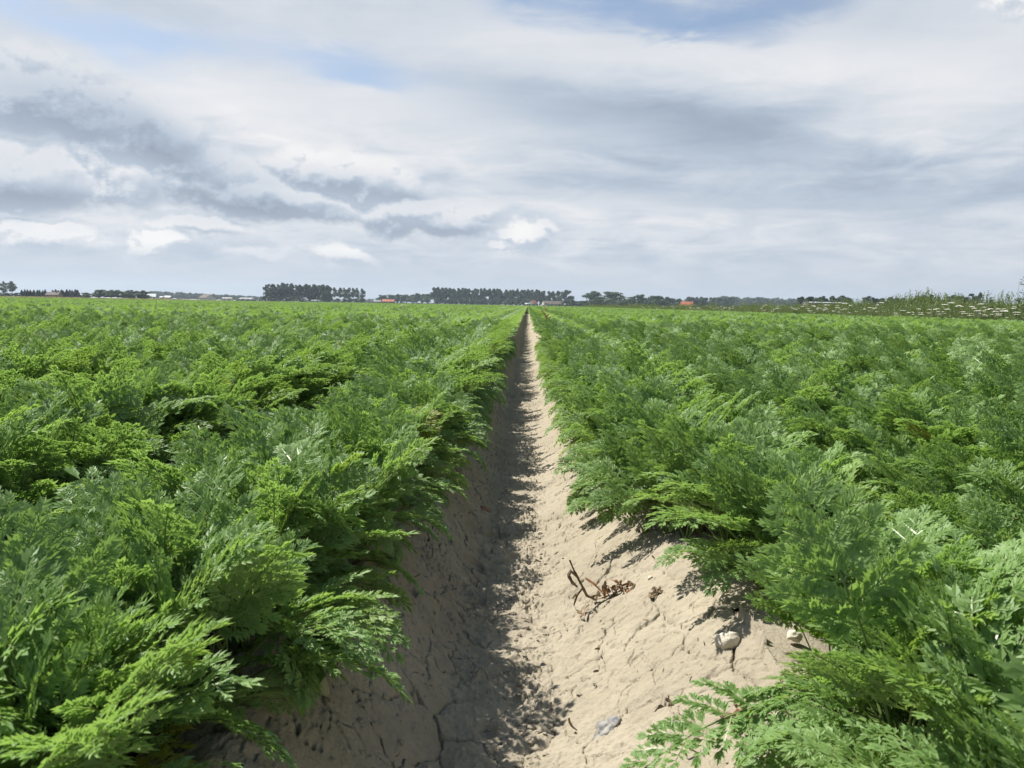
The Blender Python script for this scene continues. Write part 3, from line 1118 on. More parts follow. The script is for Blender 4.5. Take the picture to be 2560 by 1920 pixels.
def far_wood(x0, x1, y0, y1, dist, n, label):
    pts, rot, scl, idx = [], [], [], []
    for k in range(n):
        u = rnd.random()
        px = x0 + (x1 - x0) * u
        h = ((horizon(px) - (y0 + (y1 - y0) * u)) / F * dist + CAM.z) * rnd.uniform(0.86, 1.06)
        p = spot(px, dist + rnd.uniform(-30, 60))
        pts.append(p); rot.append((0, 0, rnd.uniform(0, 6.28))); scl.append(h); idx.append(rnd.randrange(12))
    scatter('distant_woodland', pts, rot, scl, idx, wood, label, 'woodland')


far_wood(360, 668, 726, 741, 1700, 150, 'low blue-grey distant wood behind the left farm buildings')
far_wood(900, 960, 748, 745, 2200, 30, 'faint distant wood in the gap left of the orange roof')
far_wood(1800, 2000, 741, 748, 1900, 120, 'blue-grey distant wood between the red roof and the dark trees')
far_wood(1420, 1600, 752, 752, 2000, 60, 'faint distant wood behind the two big round trees')

# ------------------------------------------------------------------ farm buildings
M_TILE_RED = plain('orange_roof_tiles', (0.36, 0.11, 0.055), (0.43, 0.14, 0.075), 0.8, 0.8)
M_TILE_BROWN = plain('brown_roof', (0.11, 0.085, 0.075), (0.15, 0.12, 0.105), 0.5, 0.85)
M_TILE_GREY = plain('grey_roof', (0.24, 0.25, 0.26), (0.30, 0.31, 0.32), 0.5, 0.8)
M_WHITE = plain('white_wall', (0.52, 0.51, 0.49), (0.58, 0.57, 0.55), 0.6, 0.8)
M_BRICKW = plain('brick_wall', (0.24, 0.14, 0.10), (0.30, 0.18, 0.13), 1.5, 0.9)
M_PALE = plain('pale_sheet_roof', (0.36, 0.40, 0.44), (0.42, 0.46, 0.49), 0.4, 0.5)
M_PANE = plain('window_glass', (0.03, 0.035, 0.04), (0.05, 0.055, 0.06), 1.0, 0.15, 0.6)


def box(bm, x0, x1, y0, y1, z0, z1):
    v = [bm.verts.new(p) for p in ((x0, y0, z0), (x1, y0, z0), (x1, y1, z0), (x0, y1, z0), (x0, y0, z1), (x1, y0, z1), (x1, y1, z1), (x0, y1, z1))]
    for q in ((3, 2, 1, 0), (4, 5, 6, 7), (0, 1, 5, 4), (1, 2, 6, 5), (2, 3, 7, 6), (3, 0, 4, 7)):
        bm.faces.new([v[i] for i in q])


def bm_obj(name, bm, mat, parent):
    me = bpy.data.meshes.new(name)
    bmesh.ops.recalc_face_normals(bm, faces=bm.faces)
    bm.to_mesh(me)
    bm.free()
    me.materials.append(mat)
    return link(name, me, parent)


def house(name, px, dist, length, depth, eave, ridge, turn, wall_m, roof_m, label, cat, gable_m=None, chimney=False, windows=3, half_hip=0.0):
    p = spot(px, dist)
    root = link(name, None, None, p, (0, 0, R(turn)))
    tag(root, label, cat)
    L2, D2 = length / 2, depth / 2
    bm = bmesh.new()
    box(bm, -L2, L2, -D2, D2, -0.1, eave)
    bm_obj('wall', bm, wall_m, root)
    for s_ in (-1, 1):
        bm = bmesh.new()
        x0, x1 = s_ * L2, s_ * (L2 - 0.25)
        a = [bm.verts.new(q) for q in ((x0, -D2, eave), (x0, D2, eave), (x0, 0, ridge - 0.12))]
        b = [bm.verts.new(q) for q in ((x1, -D2, eave), (x1, D2, eave), (x1, 0, ridge - 0.12))]
        bm.faces.new(a); bm.faces.new(b[::-1])
        for i in range(3):
            j = (i + 1) % 3
            bm.faces.new((a[i], b[i], b[j], a[j]))
        bm_obj('gable', bm, gable_m or wall_m, root)
    bm = bmesh.new()
    o = 0.45
    k = (ridge - eave) / D2
    prof = [(-D2 - o, eave - o * k), (0, ridge), (D2 + o, eave - o * k), (D2 + o, eave - o * k + 0.18), (0, ridge + 0.2), (-D2 - o, eave - o * k + 0.18)]
    A = [bm.verts.new((-L2 - 0.2, y, z)) for y, z in prof]
    B = [bm.verts.new((L2 + 0.2, y, z)) for y, z in prof]
    for i in range(6):
        j = (i + 1) % 6
        bm.faces.new((A[i], B[i], B[j], A[j]))
    for q in ((0, 1, 4, 5), (1, 2, 3, 4)):
        bm.faces.new([A[i] for i in q]); bm.faces.new([B[i] for i in q[::-1]])
    rf = bm_obj('roof', bm, roof_m, root)
    if chimney:
        bm = bmesh.new()
        box(bm, L2 * 0.3, L2 * 0.3 + 0.8, -0.4, 0.4, ridge - 0.3, ridge + 1.1)
        bm_obj('chimney', bm, M_BRICKW, rf)
    for i in range(windows):
        x = -L2 + length * (i + 0.5) / windows
        bm = bmesh.new()
        box(bm, x - 0.6, x + 0.6, -D2 - 0.05, -D2 + 0.05, eave * 0.3, eave * 0.3 + 1.3)
        w = bm_obj('window', bm, M_WHITE, root)
        bm = bmesh.new()
        box(bm, x - 0.48, x + 0.48, -D2 - 0.07, -D2 + 0.06, eave * 0.3 + 0.12, eave * 0.3 + 1.18)
        bm_obj('pane', bm, M_PANE, w)
    bm = bmesh.new()
    box(bm, L2 * 0.55, L2 * 0.55 + 1.1, -D2 - 0.06, -D2 + 0.05, -0.05, 2.1)
    bm_obj('door', bm, M_TILE_BROWN, root)
    return root


house('farmhouse', 971, 1020, 14.6, 8, 2.2, 4.6, 0, M_BRICKW, M_TILE_RED, 'farmhouse with a bright orange tiled roof before the wood', 'house', None, True)
house('cottage', 943, 1030, 9.0, 6, 1.9, 3.3, 12, M_WHITE, M_TILE_GREY, 'small grey-roofed cottage with white gable beside the orange-roofed farmhouse', 'house')
house('barn', 1383, 860, 22, 10, 2.4, 5.1, 12, M_WHITE, M_TILE_BROWN, 'long low barn with brown roof and white gable at the furrow end', 'barn', M_WHITE)
house('farmhouse', 1332, 900, 7.5, 7, 2.8, 6.2, 62, M_WHITE, M_TILE_RED, 'white gabled house with a little red roof under the poplar row', 'house', M_WHITE)
house('shed', 1319, 850, 5, 4, 1.8, 2.6, 0, M_WHITE, M_WHITE, 'tiny white shed left of the white gabled house', 'shed', None, False, 1)
house('shed', 1417, 820, 5, 4, 1.8, 2.6, 0, M_WHITE, M_PALE, 'small white shed at the right end of the brown-roofed barn', 'shed', None, False, 1)
house('tower_house', 1467, 1050, 4, 4, 7, 9.6, 90, M_WHITE, M_TILE_GREY, 'narrow cream house wall beside the two big round trees', 'house', None, False, 1)
house('farmhouse', 1717, 800, 11.5, 8, 2.0, 6.6, -28, M_BRICKW, M_TILE_RED, 'small farmhouse with a dull red roof on the right skyline', 'house', None, True)
house('farmhouse', 135, 556, 8.0, 7, 2.0, 3.8, 8, M_BRICKW, M_TILE_BROWN, 'brown farmhouse between the two conifer rows', 'house', None, True)
house('barn', 378, 700, 7.5, 9, 2.2, 4.6, 20, M_WHITE, M_PALE, 'barn with pale grey roof and white gable beside the left grove', 'barn', M_WHITE)
house('shed', 405, 690, 2.6, 4, 1.8, 2.6, 0, M_WHITE, M_WHITE, 'tiny white hut right of the pale-roofed barn', 'shed', None, False, 1)
house('shed', 420, 720, 5.0, 5, 2.0, 3.2, 5, M_TILE_GREY, M_PALE, 'low grey shed between pale-roofed barn and brown barn', 'shed', None, False, 1)
house('barn', 518, 760, 12, 10, 2.2, 5.4, -38, M_WHITE, M_TILE_BROWN, 'big brown-roofed barn with a white end on the left skyline', 'barn', M_WHITE)
house('shed', 569, 740, 8.4, 5, 2.0, 2.5, 0, M_WHITE, M_WHITE, 'long white flat shed right of the big brown barn', 'shed', None, False, 2)
house('barn', 618, 820, 14, 11, 1.6, 3.0, -10, M_TILE_GREY, M_TILE_GREY, 'low wide grey barn left of the tall grove', 'barn', M_WHITE)
house('farmhouse', 694, 905, 7, 7, 2.4, 4.6, 10, M_BRICKW, M_TILE_BROWN, 'reddish house hidden at the feet of the tall grove', 'house', None, False)
house('cottage', 762, 860, 5.4, 6, 2.0, 4.6, 72, M_WHITE, M_TILE_GREY, 'small white gabled cottage under the tall grove', 'house', M_WHITE)
house('shed', 789, 840, 8, 4, 1.4, 1.9, 0, M_WHITE, M_PALE, 'long pale low shed right of the white cottage', 'shed', None, False, 2)
house('long_shed', 2064, 470, 22, 9, 4.7, 5.1, 2, M_TILE_BROWN, M_PALE, 'long shed with pale roof showing over the flowering verge', 'shed', None, False, 4)


def hedge(x0, x1, dist, h, label, mat=None, w=1.6):
    rr = random.Random(int(x0))
    a, b = spot(x0, dist), spot(x1, dist)
    L = (b - a).length
    n = int(L * 9)

    def fn(r):
        t = r.random()
        hh = h * (0.82 + 0.30 * math.sin(t * L * 0.21) * math.sin(t * L * 0.083 + 1))
        return (a.x + (b.x - a.x) * t, dist + r.uniform(-w, w) / 2, hh * r.random() ** 0.7), (0, -0.5, 0.6)
    o = link('hedge', clump_mesh('hedge', int(x0), n, fn, 0.42, mat or M_TREE_DARK))
    tag(o, label, 'hedge')


hedge(590, 930, 640, 1.6, 'low green hedge along the field end below the tall grove')
hedge(930, 1250, 640, 1.2, 'low hedge along the field end before the orange roof and poplars')
hedge(1250, 1475, 520, 2.3, 'dark green hedge at the end of the furrow before the barn')

# straw-coloured field on the left beyond the carrots
M_WHEAT = plain('ripe_wheat', (0.32, 0.24, 0.12), (0.40, 0.31, 0.165), 0.3, 0.9, 0.1)
bm = bmesh.new()
a, b = spot(-60, 175), spot(470, 175)
c_, d_ = spot(600, 420), spot(-60, 420)
n = 60
top_prev = None
grid = []
for j in range(11):
    v = j / 10
    r_ = []
    for i in range(n + 1):
        u = i / n
        p = (a * (1 - u) + b * u) * (1 - v) + (d_ * (1 - u) + c_ * u) * v
        r_.append(bm.verts.new((p.x, p.y, 0.60 + rnd.uniform(-.03, .03))))
    grid.append(r_)
for j in range(10):
    for i in range(n):
        bm.faces.new((grid[j][i], grid[j][i + 1], grid[j + 1][i + 1], grid[j + 1][i]))
low_ = [bm.verts.new((v.co.x, v.co.y, -0.05)) for v in grid[0]]
for i in range(n):
    bm.faces.new((low_[i], low_[i + 1], grid[0][i + 1], grid[0][i]))
wf = bm_obj('wheat_field', bm, M_WHEAT, None)
tag(wf, kind='structure')

# ------------------------------------------------------------------ flowering verge on the right
def tuft(seed_, n, h, spread, seedheads):
    rr = random.Random(seed_)
    mb = MB()
    for k in range(n):
        a = rr.uniform(0, 6.28)
        o = np.array([rr.gauss(0, spread), rr.gauss(0, spread), 0])
        hh = h * rr.uniform(0.5, 1.1)
        bend = rr.uniform(0.05, 0.45)
        d = np.array([math.cos(a), math.sin(a), 0])
        pts = np.array([o + d * bend * hh * t ** 2 + np.array([0, 0, hh * (t - 0.25 * bend * t * t)]) for t in (0, 0.35, 0.7, 1.0)])
        w = 0.007 * rr.uniform(0.7, 1.5)
        mb.ribbon(pts, [w, w * 0.9, w * 0.6, 0.0006], np.array([-d[1], d[0], 0.3]) if k % 2 else d, 0)
        if rr.random() < seedheads:
            top = pts[-1]
            for q in range(4):
                e = top - np.array([0, 0, 0.045 * q])
                dd = unit(np.array([rr.gauss(0, 1), rr.gauss(0, 1), 1.6]))
                lobe(mb, e, dd, unit(np.cross(dd, d + 0.01)), 0.07, 0.010, 0.1, 0)
    v, f, m = mb.arrays()
    return mesh_of('grass_tuft', v, f, [M_GRASS, M_GRASS], m * 0)


TU = source_collection('tuft_source', [tuft(300 + k, 34, (0.55, 0.62, 0.70, 0.72, 0.80, 1.0)[k], 0.14, (0.1, 0.1, 0.25, 0.3, 0.35, 0.6)[k]) for k in range(6)])
pts, rot, scl, idx = [], [], [], []
for k in range(15000):
    y = 12 * (230 / 12) ** (rnd.random() ** 0.8)
    x = VERGE_X + rnd.random() ** 0.8 * 3.6
    if x > y * 0.70 + 3:
        continue
    back = (x - VERGE_X) / 3.6
    pts.append((x, y, 0.0)); rot.append((rnd.uniform(-.15, .15), rnd.uniform(-.15, .15), rnd.uniform(0, 6.28)))
    big = fbm(np.array([x * 0.4]), np.array([y * 0.22]), 2, 5)[0]
    scl.append((0.74 + 0.46 * back + 0.60 * big) * (1.05 if y < 40 else 0.9) * rnd.uniform(0.8, 1.15))
    idx.append(min(5, max(0, int(rnd.gauss(2.2 + 1.5 * back, 1.3)))))
scatter('verge_grass', pts, rot, scl, idx, TU, 'rough tall grass of the verge along the right side of the field', 'grass')


def umbel_meshes(seed_):
    rr = random.Random(seed_)
    st, um = MB(), MB()
    h = 1.0
    lean = np.array([rr.uniform(-.08, .08), rr.uniform(-.08, .08), 0])
    pts = np.array([np.array([0, 0, h * t]) + lean * t * t for t in (0, 0.4, 0.75, 1.0)])
    st.tube(pts, [0.006, 0.005, 0.004, 0.003], 5, 0)
    heads = [(pts[-1], rr.uniform(0.045, 0.065))]
    for _ in range(rr.choice((1, 2, 2))):
        t = rr.uniform(0.6, 0.85)
        o = np.array([0, 0, h * t]) + lean * t * t
        a = rr.uniform(0, 6.28)
        e = o + np.array([0.13 * math.cos(a), 0.13 * math.sin(a), rr.uniform(0.08, 0.2)])
        st.tube(np.array([o, (o + e) / 2 + np.array([0, 0, -0.02]), e]), [0.004, 0.003, 0.002], 4, 0)
        heads.append((e, rr.uniform(0.03, 0.05)))
    for c, r_ in heads:
        for k in range(22):
            q = math.sqrt((k + 0.5) / 22) * r_
            a = k * 2.4
            p = c + np.array([q * math.cos(a), q * math.sin(a), 0.045 - 0.25 * q * q / r_ + rr.uniform(-.004, .004)])
            st.tube(np.array([c, p]), [0.0012, 0.001], 3, 0)
            s_ = r_ * 0.21
            i = len(um.v)
            um.v.append(p + np.array([0, 0, 0.006]))
            for w in range(6):
                um.v.append(p + np.array([s_ * math.cos(w * 1.047), s_ * math.sin(w * 1.047), rr.uniform(-.003, .001)]))
            for w in range(6):
                um.f.append((i, i + 1 + w, i + 1 + (w + 1) % 6)); um.m.append(0)
    v, f, m = st.arrays()
    s_me = mesh_of('umbel_stem', v, f, [M_GRASS])
    v, f, m = um.arrays()
    return s_me, mesh_of('umbel_flowers', v, f, [M_UMBEL])


UM = [umbel_meshes(700 + k) for k in range(6)]


def umbel(x, y, z0, h, label, group):
    root = link('white_umbel_flower', None, None, (x, y, z0), (0, 0, rnd.uniform(0, 6.28)), (rnd.uniform(1.2, 2.0),) * 2 + (h,))
    s_, u_ = rnd.choice(UM)
    link('stem', s_, root)
    link('umbel', u_, root)
    tag(root, label, 'wild flower', group)


FLOWERS = [(2015, 762), (2030, 766), (2040, 768), (2050, 772), (2057, 764), (2062, 770), (2092, 766), (2100, 771), (2115, 761), (2120, 774), (2068, 776), (2024, 778), (1990, 772), (1976, 770), (1941, 767), (1912, 764), (1910, 776), (1940, 772),
           (2172, 771), (2185, 774), (2200, 759), (2206, 780), (2239, 789), (2262, 778), (2270, 782), (2292, 774), (2333, 776), (2362, 764), (2386, 760), (2352, 785), (2437, 769), (2459, 763), (2444, 779), (2470, 774), (2476, 776), (2505, 775), (2500, 781), (2515, 780), (2541, 783), (2544, 788), (2450, 793), (2404, 793), (2345, 793), (2388, 768),
           (1805, 767), (1812, 770), (1822, 772), (1835, 768), (1570, 768), (1545, 765), (1600, 767), (1610, 769), (1622, 768), (1640, 770), (1650, 772), (1682, 766), (1690, 768), (1720, 770), (1735, 772), (1745, 770), (1752, 773), (1780, 768), (1788, 771), (1763, 775), (2140, 780), (2086, 779), (2420, 786), (2310, 784), (2525, 770)]
for k, (px, py) in enumerate(FLOWERS):
    d = ray(px, py)
    x = VERGE_X - 0.15 + rnd.random() * 1.1
    t = (x - CAM.x) / d.x
    p = CAM + d * t
    where = 'far stretch of the verge' if px < 1850 else ('middle stretch of the verge' if px < 2160 else 'near right end of the verge')
    umbel(p.x, p.y, 0.0, max(0.5, p.z), 'white flat-topped wild flower in the ' + where, 'white umbels in the ' + where)

for px, py, D in ((262, 751, 55), (395, 754, 52), (412, 753, 60), (1253, 769, 40), (530, 757, 60), (1008, 763, 48), (975, 764, 50)):
    d = ray(px, py)
    p = CAM + d * (D / d.y)
    umbel(p.x, p.y, 0.0, p.z, 'lone white wild flower standing above the carrot leaves far off', 'white flowers far off in the carrots')

# spiky weed at the right edge
def spiky(seed_):
    rr = random.Random(seed_)
    mb = MB()
    pts = np.array([(0.02 * k * rr.uniform(-1, 1), 0.02 * k * rr.uniform(-1, 1), 1.75 * k / 7) for k in range(8)])
    mb.tube(pts, [0.008 * (1 - 0.8 * k / 7) for k in range(8)], 5, 0)
    lf = MB()
    for k in range(46):
        z = rr.uniform(0.25, 1.0)
        o = np.array([0, 0, 1.75 * z])
        a = rr.uniform(0, 6.28)
        d = unit(np.array([math.cos(a), math.sin(a), 0.55]))
        lobe(lf, o, d, unit(np.array([-d[0] * 0.5, -d[1] * 0.5, 1.0])), 0.30 * (1.15 - z) + 0.06, 0.014, 0.2, 0.2)
    a = mb.arrays(); b = lf.arrays()
    return mesh_of('weed_stem', a[0], a[1], [M_GRASS]), mesh_of('weed_leaves', b[0], b[1], [M_TREE])


for k, (px, Y, h) in enumerate(((2552, 24.5, 1.0), (2470, 27, 0.80))):
    s_me, l_me = spiky(40 + k)
    p = spot(px, Y)
    r_ = link('tall_weed', None, None, p, (0, 0, k), h)
    link('stem', s_me, r_)
    link('foliage', l_me, r_)
    tag(r_, ('tall spiky weed standing out above the verge at the right edge', 'slimmer spiky weed in the verge left of the tallest one')[k], 'weed')

# ------------------------------------------------------------------ small things in and beside the furrow
def wander(rr, p0, d0, n, step, curl, flat=0.0):
    pts = [np.array(p0, dtype=float)]
    d = unit(np.array(d0, dtype=float))
    ax = unit(np.array([rr.gauss(0, 1), rr.gauss(0, 1), rr.gauss(0, 1)]))
    for _ in range(n):
        c = rr.uniform(0.4, 1.3) * curl
        d = unit(d * math.cos(c) + np.cross(ax, d) * math.sin(c) + np.array([rr.gauss(0, .12), rr.gauss(0, .12), rr.gauss(0, .12)]))
        q = pts[-1] + d * step
        q[2] = max(q[2], 0.003)
        pts.append(q)
    return np.array(pts)


def slope_frame(p):
    e = 0.02
    zx = (soil_base(np.array([p.x + e]), np.array([p.y])) - soil_base(np.array([p.x - e]), np.array([p.y])))[0] / (2 * e)
    return (0.0, -math.atan(zx), 0.0)


def dead_weed(px, py, seed_, strands, label, red=2, size=1.0):
    p = at_soil(px, py)
    root = link('dead_weed', None, None, p, (0, slope_frame(p)[1] * 0.5, 0), size)
    tag(root, label, 'dead plant')
    rr = random.Random(seed_)
    for k, (p0, d0, n, step, curl) in enumerate(strands):
        mb = MB()
        pts = np.array(p0, dtype=float) if d0 is None else wander(rr, p0, d0, n, step, curl)
        m = len(pts)
        nr = unit(np.array([rr.gauss(0, 1), rr.gauss(0, 1), rr.gauss(0, 1)]))
        w = [0.0030 * (0.35 + math.sin(math.pi * (0.1 + 0.85 * i / m))) * rr.uniform(0.7, 1.2) for i in range(m)]
        mb.ribbon(pts, w, nr, 0)
        mb.tube(pts, [0.0012 * (1 - 0.5 * i / m) for i in range(m)], 4, 0)
        a = mb.arrays()
        link('withered_strand', mesh_of('withered_strand', a[0], a[1], [M_DRY_RED if k % 3 == red - 1 else M_DRY], smooth=True), root)
    return root


# the long curled one: an upright hooked stalk on the left, a reddish bent blade, tangled clumps to the right
def bent(pts):
    """a smooth strand through the given points"""
    p = np.array(pts, dtype=float)
    t = np.linspace(0, len(p) - 1, (len(p) - 1) * 4 + 1)
    i = np.clip(t.astype(int), 0, len(p) - 2)
    f = (t - i)[:, None]
    f = f * f * (3 - 2 * f) * 0.5 + f * 0.5
    return (p[i] * (1 - f) + p[i + 1] * f, None, 0, 0, 0)


strands = [bent([(-0.020, 0, 0.004), (-0.036, 0, 0.018), (-0.042, 0.004, 0.045), (-0.049, 0.006, 0.075), (-0.052, 0.006, 0.098)]),
           bent([(0.0, 0, 0.004), (-0.006, 0.004, 0.020), (-0.016, 0.008, 0.036), (-0.030, 0.012, 0.050)]),
           bent([(-0.046, 0.004, 0.060), (-0.056, 0.004, 0.076), (-0.062, 0.0, 0.068), (-0.058, 0, 0.052), (-0.050, 0, 0.040)]),
           bent([(-0.040, 0.002, 0.036), (-0.056, -0.006, 0.024), (-0.066, -0.018, 0.012), (-0.062, -0.036, 0.004), (-0.052, -0.056, 0.004)]),
           bent([(-0.036, -0.018, 0.006), (-0.046, -0.036, 0.006), (-0.052, -0.058, 0.004), (-0.048, -0.066, 0.010)]),
           bent([(-0.026, 0, 0.008), (-0.010, 0, 0.005), (0.010, 0, 0.008), (0.030, 0, 0.006), (0.055, 0, 0.010)])]
for k in range(26):
    q = random.Random(800 + k)
    cx = (0.005, 0.03, 0.055, 0.06)[k % 4] + q.uniform(-0.012, 0.012)
    strands.append(((cx, q.uniform(-0.012, 0.012), q.uniform(0.002, 0.012)), (q.gauss(0, 0.6), q.gauss(0, 0.6), 0.7), q.choice((7, 9, 11)), 0.0046, q.uniform(0.45, 0.8)))
dead_weed(1515, 1502, 5, strands, 'withered brown and reddish weed curled on the sunny furrow bank', 2, 1.0)
knot = [((0.006 * math.cos(k * 2.4), 0.006 * math.sin(k * 2.4), 0.002), (0.5 * math.cos(k * 2.1), 0.5 * math.sin(k * 2.1), 0.8), 8, 0.0042, 0.65) for k in range(11)]
dead_weed(1640, 1492, 9, knot, 'small dark withered knot right of the curled dead weed', 9, 0.9)
dead_weed(1672, 1762, 12, knot[:5], 'thin dark withered curl above the carrot leaf lying low', 9, 0.7)
dead_weed(1862, 1815, 15, knot + [((0, 0, 0.003), (0.8 * math.cos(k * 1.3), 0.8 * math.sin(k * 1.3), 0.3), 8, 0.006, 0.5) for k in range(6)], 'brown withered tangle under the carrot leaf lying low', 2, 1.1)


def stone(px, py, name, size, mat, label, cat, seed_, jag=0.18, sink=0.35, facets=False):
    p = at_soil(px, py)
    bm = bmesh.new()
    bmesh.ops.create_icosphere(bm, subdivisions=2 if facets else 4, radius=1.0)
    rr = random.Random(seed_)
    of = rr.uniform(0, 50)
    for v in bm.verts:
        c = v.co
        nn = fbm(np.array([c.x * 1.3 + of]), np.array([c.y * 1.3 + c.z * 1.7]), 3, seed_)[0] + 0.25 * fbm(np.array([c.x * 5 + of]), np.array([c.y * 5 + c.z * 4]), 2, seed_ + 3)[0]
        v.co = c * (1 + jag * 2 * nn)
        v.co.x *= size[0]; v.co.y *= size[1]; v.co.z *= size[2]
    me = bpy.data.meshes.new(name)
    bm.to_mesh(me); bm.free()
    me.materials.append(mat)
    me.polygons.foreach_set('use_smooth', np.full(len(me.polygons), not facets, dtype=bool))
    o = link(name, me, None, p + Vector((0, 0, size[2] * (1 - 2 * sink))), slope_frame(p))
    o.rotation_euler.z = rr.uniform(-0.5, 0.5)
    tag(o, label, cat)


stone(1818, 1612, 'pale_stone', (0.020, 0.016, 0.014), M_STONE, 'rounded cream-white stone half sunk in the sunny bank', 'stone', 4, 0.12, 0.36)
stone(1518, 1828, 'flint_stone', (0.024, 0.017, 0.010), M_FLINT, 'blue-grey streaked flint lying in the dry soil near the picture bottom', 'stone', 8, 0.16, 0.62, False)
stone(1216, 1278, 'brick_shard', (0.024, 0.016, 0.010), M_BRICK, 'reddish brick shard in the shade on the furrow floor', 'brick shard', 12, 0.35, 0.3, True)
for k, (px, py, s_) in enumerate(((1625, 1450, 0.006), (1535, 1340, 0.006), (1420, 1215, 0.007), (1380, 1175, 0.010), (1985, 1610, 0.011), (1350, 1335, 0.007))):
    stone(px, py, 'pebble', (s_, s_ * 0.8, s_ * 0.7), M_STONE, 'small pale pebble on the sunlit right bank of the furrow', 'pebble', 30 + k, 0.15, 0.3)
    COL.objects[-1]['group'] = 'pebbles on the bank'

# the carrot leaf lying out over the sunny bank
p = at_soil(2075, 1800)
root = link('carrot_plant', None, None, p + Vector((0, 0, -0.004)))
tag(root, 'carrot plant whose lowest leaf stretches out over the sunlit soil', 'carrot plant', 'carrot plants nearest the camera')
link('root_top', ROOT_TOP, root)
FL = frond(4242, 0, 78, 128, 0.075, 0.235, 0.066, 0.8, 0.10)
lf = link('leaf', mesh_of('low_carrot_leaf', *only(FL, 0), [M_LEAF]), root, (0, 0, 0.02), (0, 0, math.pi + 0.22), 0.95)
link('stalk', mesh_of('low_carrot_stalk', *only(FL, 1), [M_STALK], None, True), lf)
for k, (kd, az_, sc) in enumerate((('mid', 0.4, 0.8), ('up', 1.9, 0.8), ('out', -1.0, 0.85), ('mid', 2.2, 0.75))):
    lf = link('leaf', BLADE_MESH[kd][k][0], root, (0, 0, 0), (0, 0, az_), sc)
    link('stalk', BLADE_MESH[kd][k][1], lf)

# broad-leaved weed in the shade of the left bank
p = at_soil(735, 1690)
root = link('broadleaf_weed', None, None, p)
tag(root, 'broad-leaved weed with a withered tip on the shaded left bank', 'weed')


def broad(L, W, curl, wav, seed_):
    rr = random.Random(seed_)
    V, FF, nx, ny = [], [], 12, 6
    for i in range(nx + 1):
        t = i / nx
        w = W * math.sin(math.pi * min(1, 0.03 + t * 0.97)) ** 0.6 * (1 - 0.45 * t)
        for j in range(ny + 1):
            s_ = j / ny * 2 - 1
            V.append((L * t, w * s_, -curl * t * t * L + abs(s_) * W * 0.28 + wav * math.sin(t * 9 + s_ * 2) * 0.1 * W))
    for i in range(nx):
        for j in range(ny):
            q = i * (ny + 1) + j
            FF.append((q, q + ny + 1, q + ny + 2, q + 1))
    return np.array(V), np.array(FF)


for k, (L, W, rz, ry, dz) in enumerate(((0.085, 0.030, 0.2, -0.25, 0.035), (0.075, 0.026, -0.55, -0.1, 0.02), (0.06, 0.022, 0.9, -0.6, 0.03))):
    v, f = broad(L, W, 0.6, 1.0, k)
    mi = [1 if (k == 1 and i // 6 > 8) else 0 for i in range(len(f))]
    link('leaf', mesh_of('broad_leaf', v, f, [M_BROAD, M_BROAD_DRY], mi, True), root, (-0.01, 0, dz), (0, ry, rz))
mb = MB()
mb.tube(np.array([(-0.05, 0.0, 0.0), (-0.03, 0, 0.02), (0, 0, 0.03)]), [0.002, 0.002, 0.0015], 5, 0)
a = mb.arrays()
link('stem', mesh_of('weed_stem', a[0], a[1], [M_STALK]), root)

# tall dry weed at the right edge of the far furrow
p = spot(1352, 13.0)
root = link('dry_stalk', None, None, (0.235, 11.5, 0.12))
tag(root, 'upright straw-yellow dead weed on the right furrow edge farther off', 'dead plant')
rr = random.Random(3)
mb = MB()
pts = wander(rr, (0, 0, 0), (0.05, 0, 1), 9, 0.052, 0.04)
mb.tube(pts, [0.009 * (1 - 0.5 * i / 9) for i in range(10)], 5, 0)
a = mb.arrays()
link('stem', mesh_of('dry_stem', a[0], a[1], [M_DRY_YELLOW]), root)
for k in range(22):
    mb = MB()
    o = pts[2 + k % 8]
    q = wander(rr, o, (rr.uniform(-.5, .5), rr.uniform(-.5, .5), 1.0), 6, 0.016, 0.35)
    mb.ribbon(q, [0.013 * math.sin(math.pi * (0.12 + 0.8 * i / 7)) for i in range(7)], unit(np.array([rr.gauss(0, 1), 1, rr.gauss(0, 1)])), 0)
    a = mb.arrays()
    link('withered_leaf', mesh_of('withered_leaf', a[0], a[1], [M_DRY_YELLOW]), root)

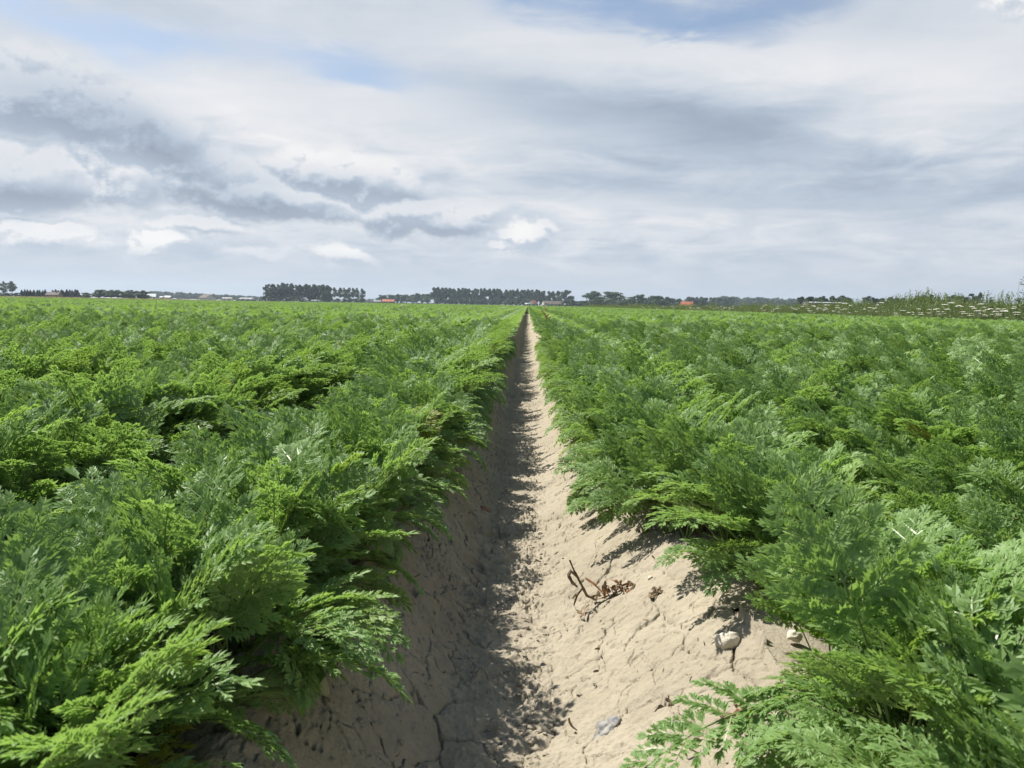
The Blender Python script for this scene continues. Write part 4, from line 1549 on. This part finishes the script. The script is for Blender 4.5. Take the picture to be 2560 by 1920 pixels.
# bits of dry leaf and straw
mb = MB()
rl = random.Random(77)
for k in range(150):
    y = 0.95 * (7 / 0.95) ** rl.random()
    x = rl.uniform(-0.25, 0.34)
    z = float(soil_z(np.array([x]), np.array([y]), True)[0])
    q = wander(rl, (0, 0, 0.002), (rl.gauss(0, 1), rl.gauss(0, 1), 0.2), rl.choice((3, 4, 6)), rl.uniform(0.002, 0.005), rl.uniform(0.1, 0.6)) + np.array([x, y, z])
    w = rl.uniform(0.0006, 0.0016)
    mb.ribbon(q, [w * (0.4 + math.sin(math.pi * (0.1 + 0.8 * i / len(q)))) for i in range(len(q))], unit(np.array([rl.gauss(0, 1), rl.gauss(0, 1), 1])), 0)
a = mb.arrays()
tag(link('dry_litter', mesh_of('dry_litter', a[0], a[1], [M_DRY])), 'tiny bits of dry leaf and straw strewn over the furrow soil', 'litter', kind='stuff')

# crumbs of soil on the furrow floor and banks
V, FF = [], []
base_v = None
bm = bmesh.new()
bmesh.ops.create_icosphere(bm, subdivisions=1, radius=1.0)
bv = np.array([v.co[:] for v in bm.verts])
bf = np.array([[v.index for v in f.verts] for f in bm.faces])
bm.free()
n = 1700
yy = 0.9 * (9 / 0.9) ** rs.rand(n)
xx = np.where(rs.rand(n) < 0.55, rs.normal(0.045, 0.02, n), np.where(rs.rand(n) < 0.75, rs.uniform(-0.27, 0.02, n), rs.uniform(0, 0.3, n)))
zz = soil_z(xx, yy, True)
for i in range(n):
    s_ = 0.0011 + 0.0052 * rs.rand() ** 4 + (0.004 * rs.rand() if rs.rand() < 0.02 else 0)
    v = bv * (1 + 0.45 * (rs.rand(len(bv), 1) - 0.5)) * s_ * np.array([1, rs.uniform(.7, 1.2), rs.uniform(.5, .9)])
    V.append(v + np.array([xx[i], yy[i], zz[i] + s_ * 0.2]))
    FF.append(bf + len(bv) * i)
tag(link('soil_crumbs', mesh_of('soil_crumbs', np.concatenate(V), np.concatenate(FF), [M_SOIL])), 'loose soil crumbs scattered over the furrow floor and banks', 'soil', kind='stuff')

# ------------------------------------------------------------------ the air
bm = bmesh.new()
box(bm, -3500, 3500, -500, 3600, -1.2, 62)
m, gg = material('haze_air')
pv_ = gg.node('ShaderNodeVolumePrincipled')
pv_.inputs['Color'].default_value = (0.72, 0.86, 1.0, 1)
pv_.inputs['Density'].default_value = 0.00012
pv_.inputs['Anisotropy'].default_value = 0.3
om = gg.node('ShaderNodeOutputMaterial')
m.node_tree.links.new(pv_.outputs[0], om.inputs['Volume'])
hz_o = bm_obj('haze', bm, m, None)
tag(hz_o, 'thin pale summer haze over the whole field', 'haze', kind='stuff')
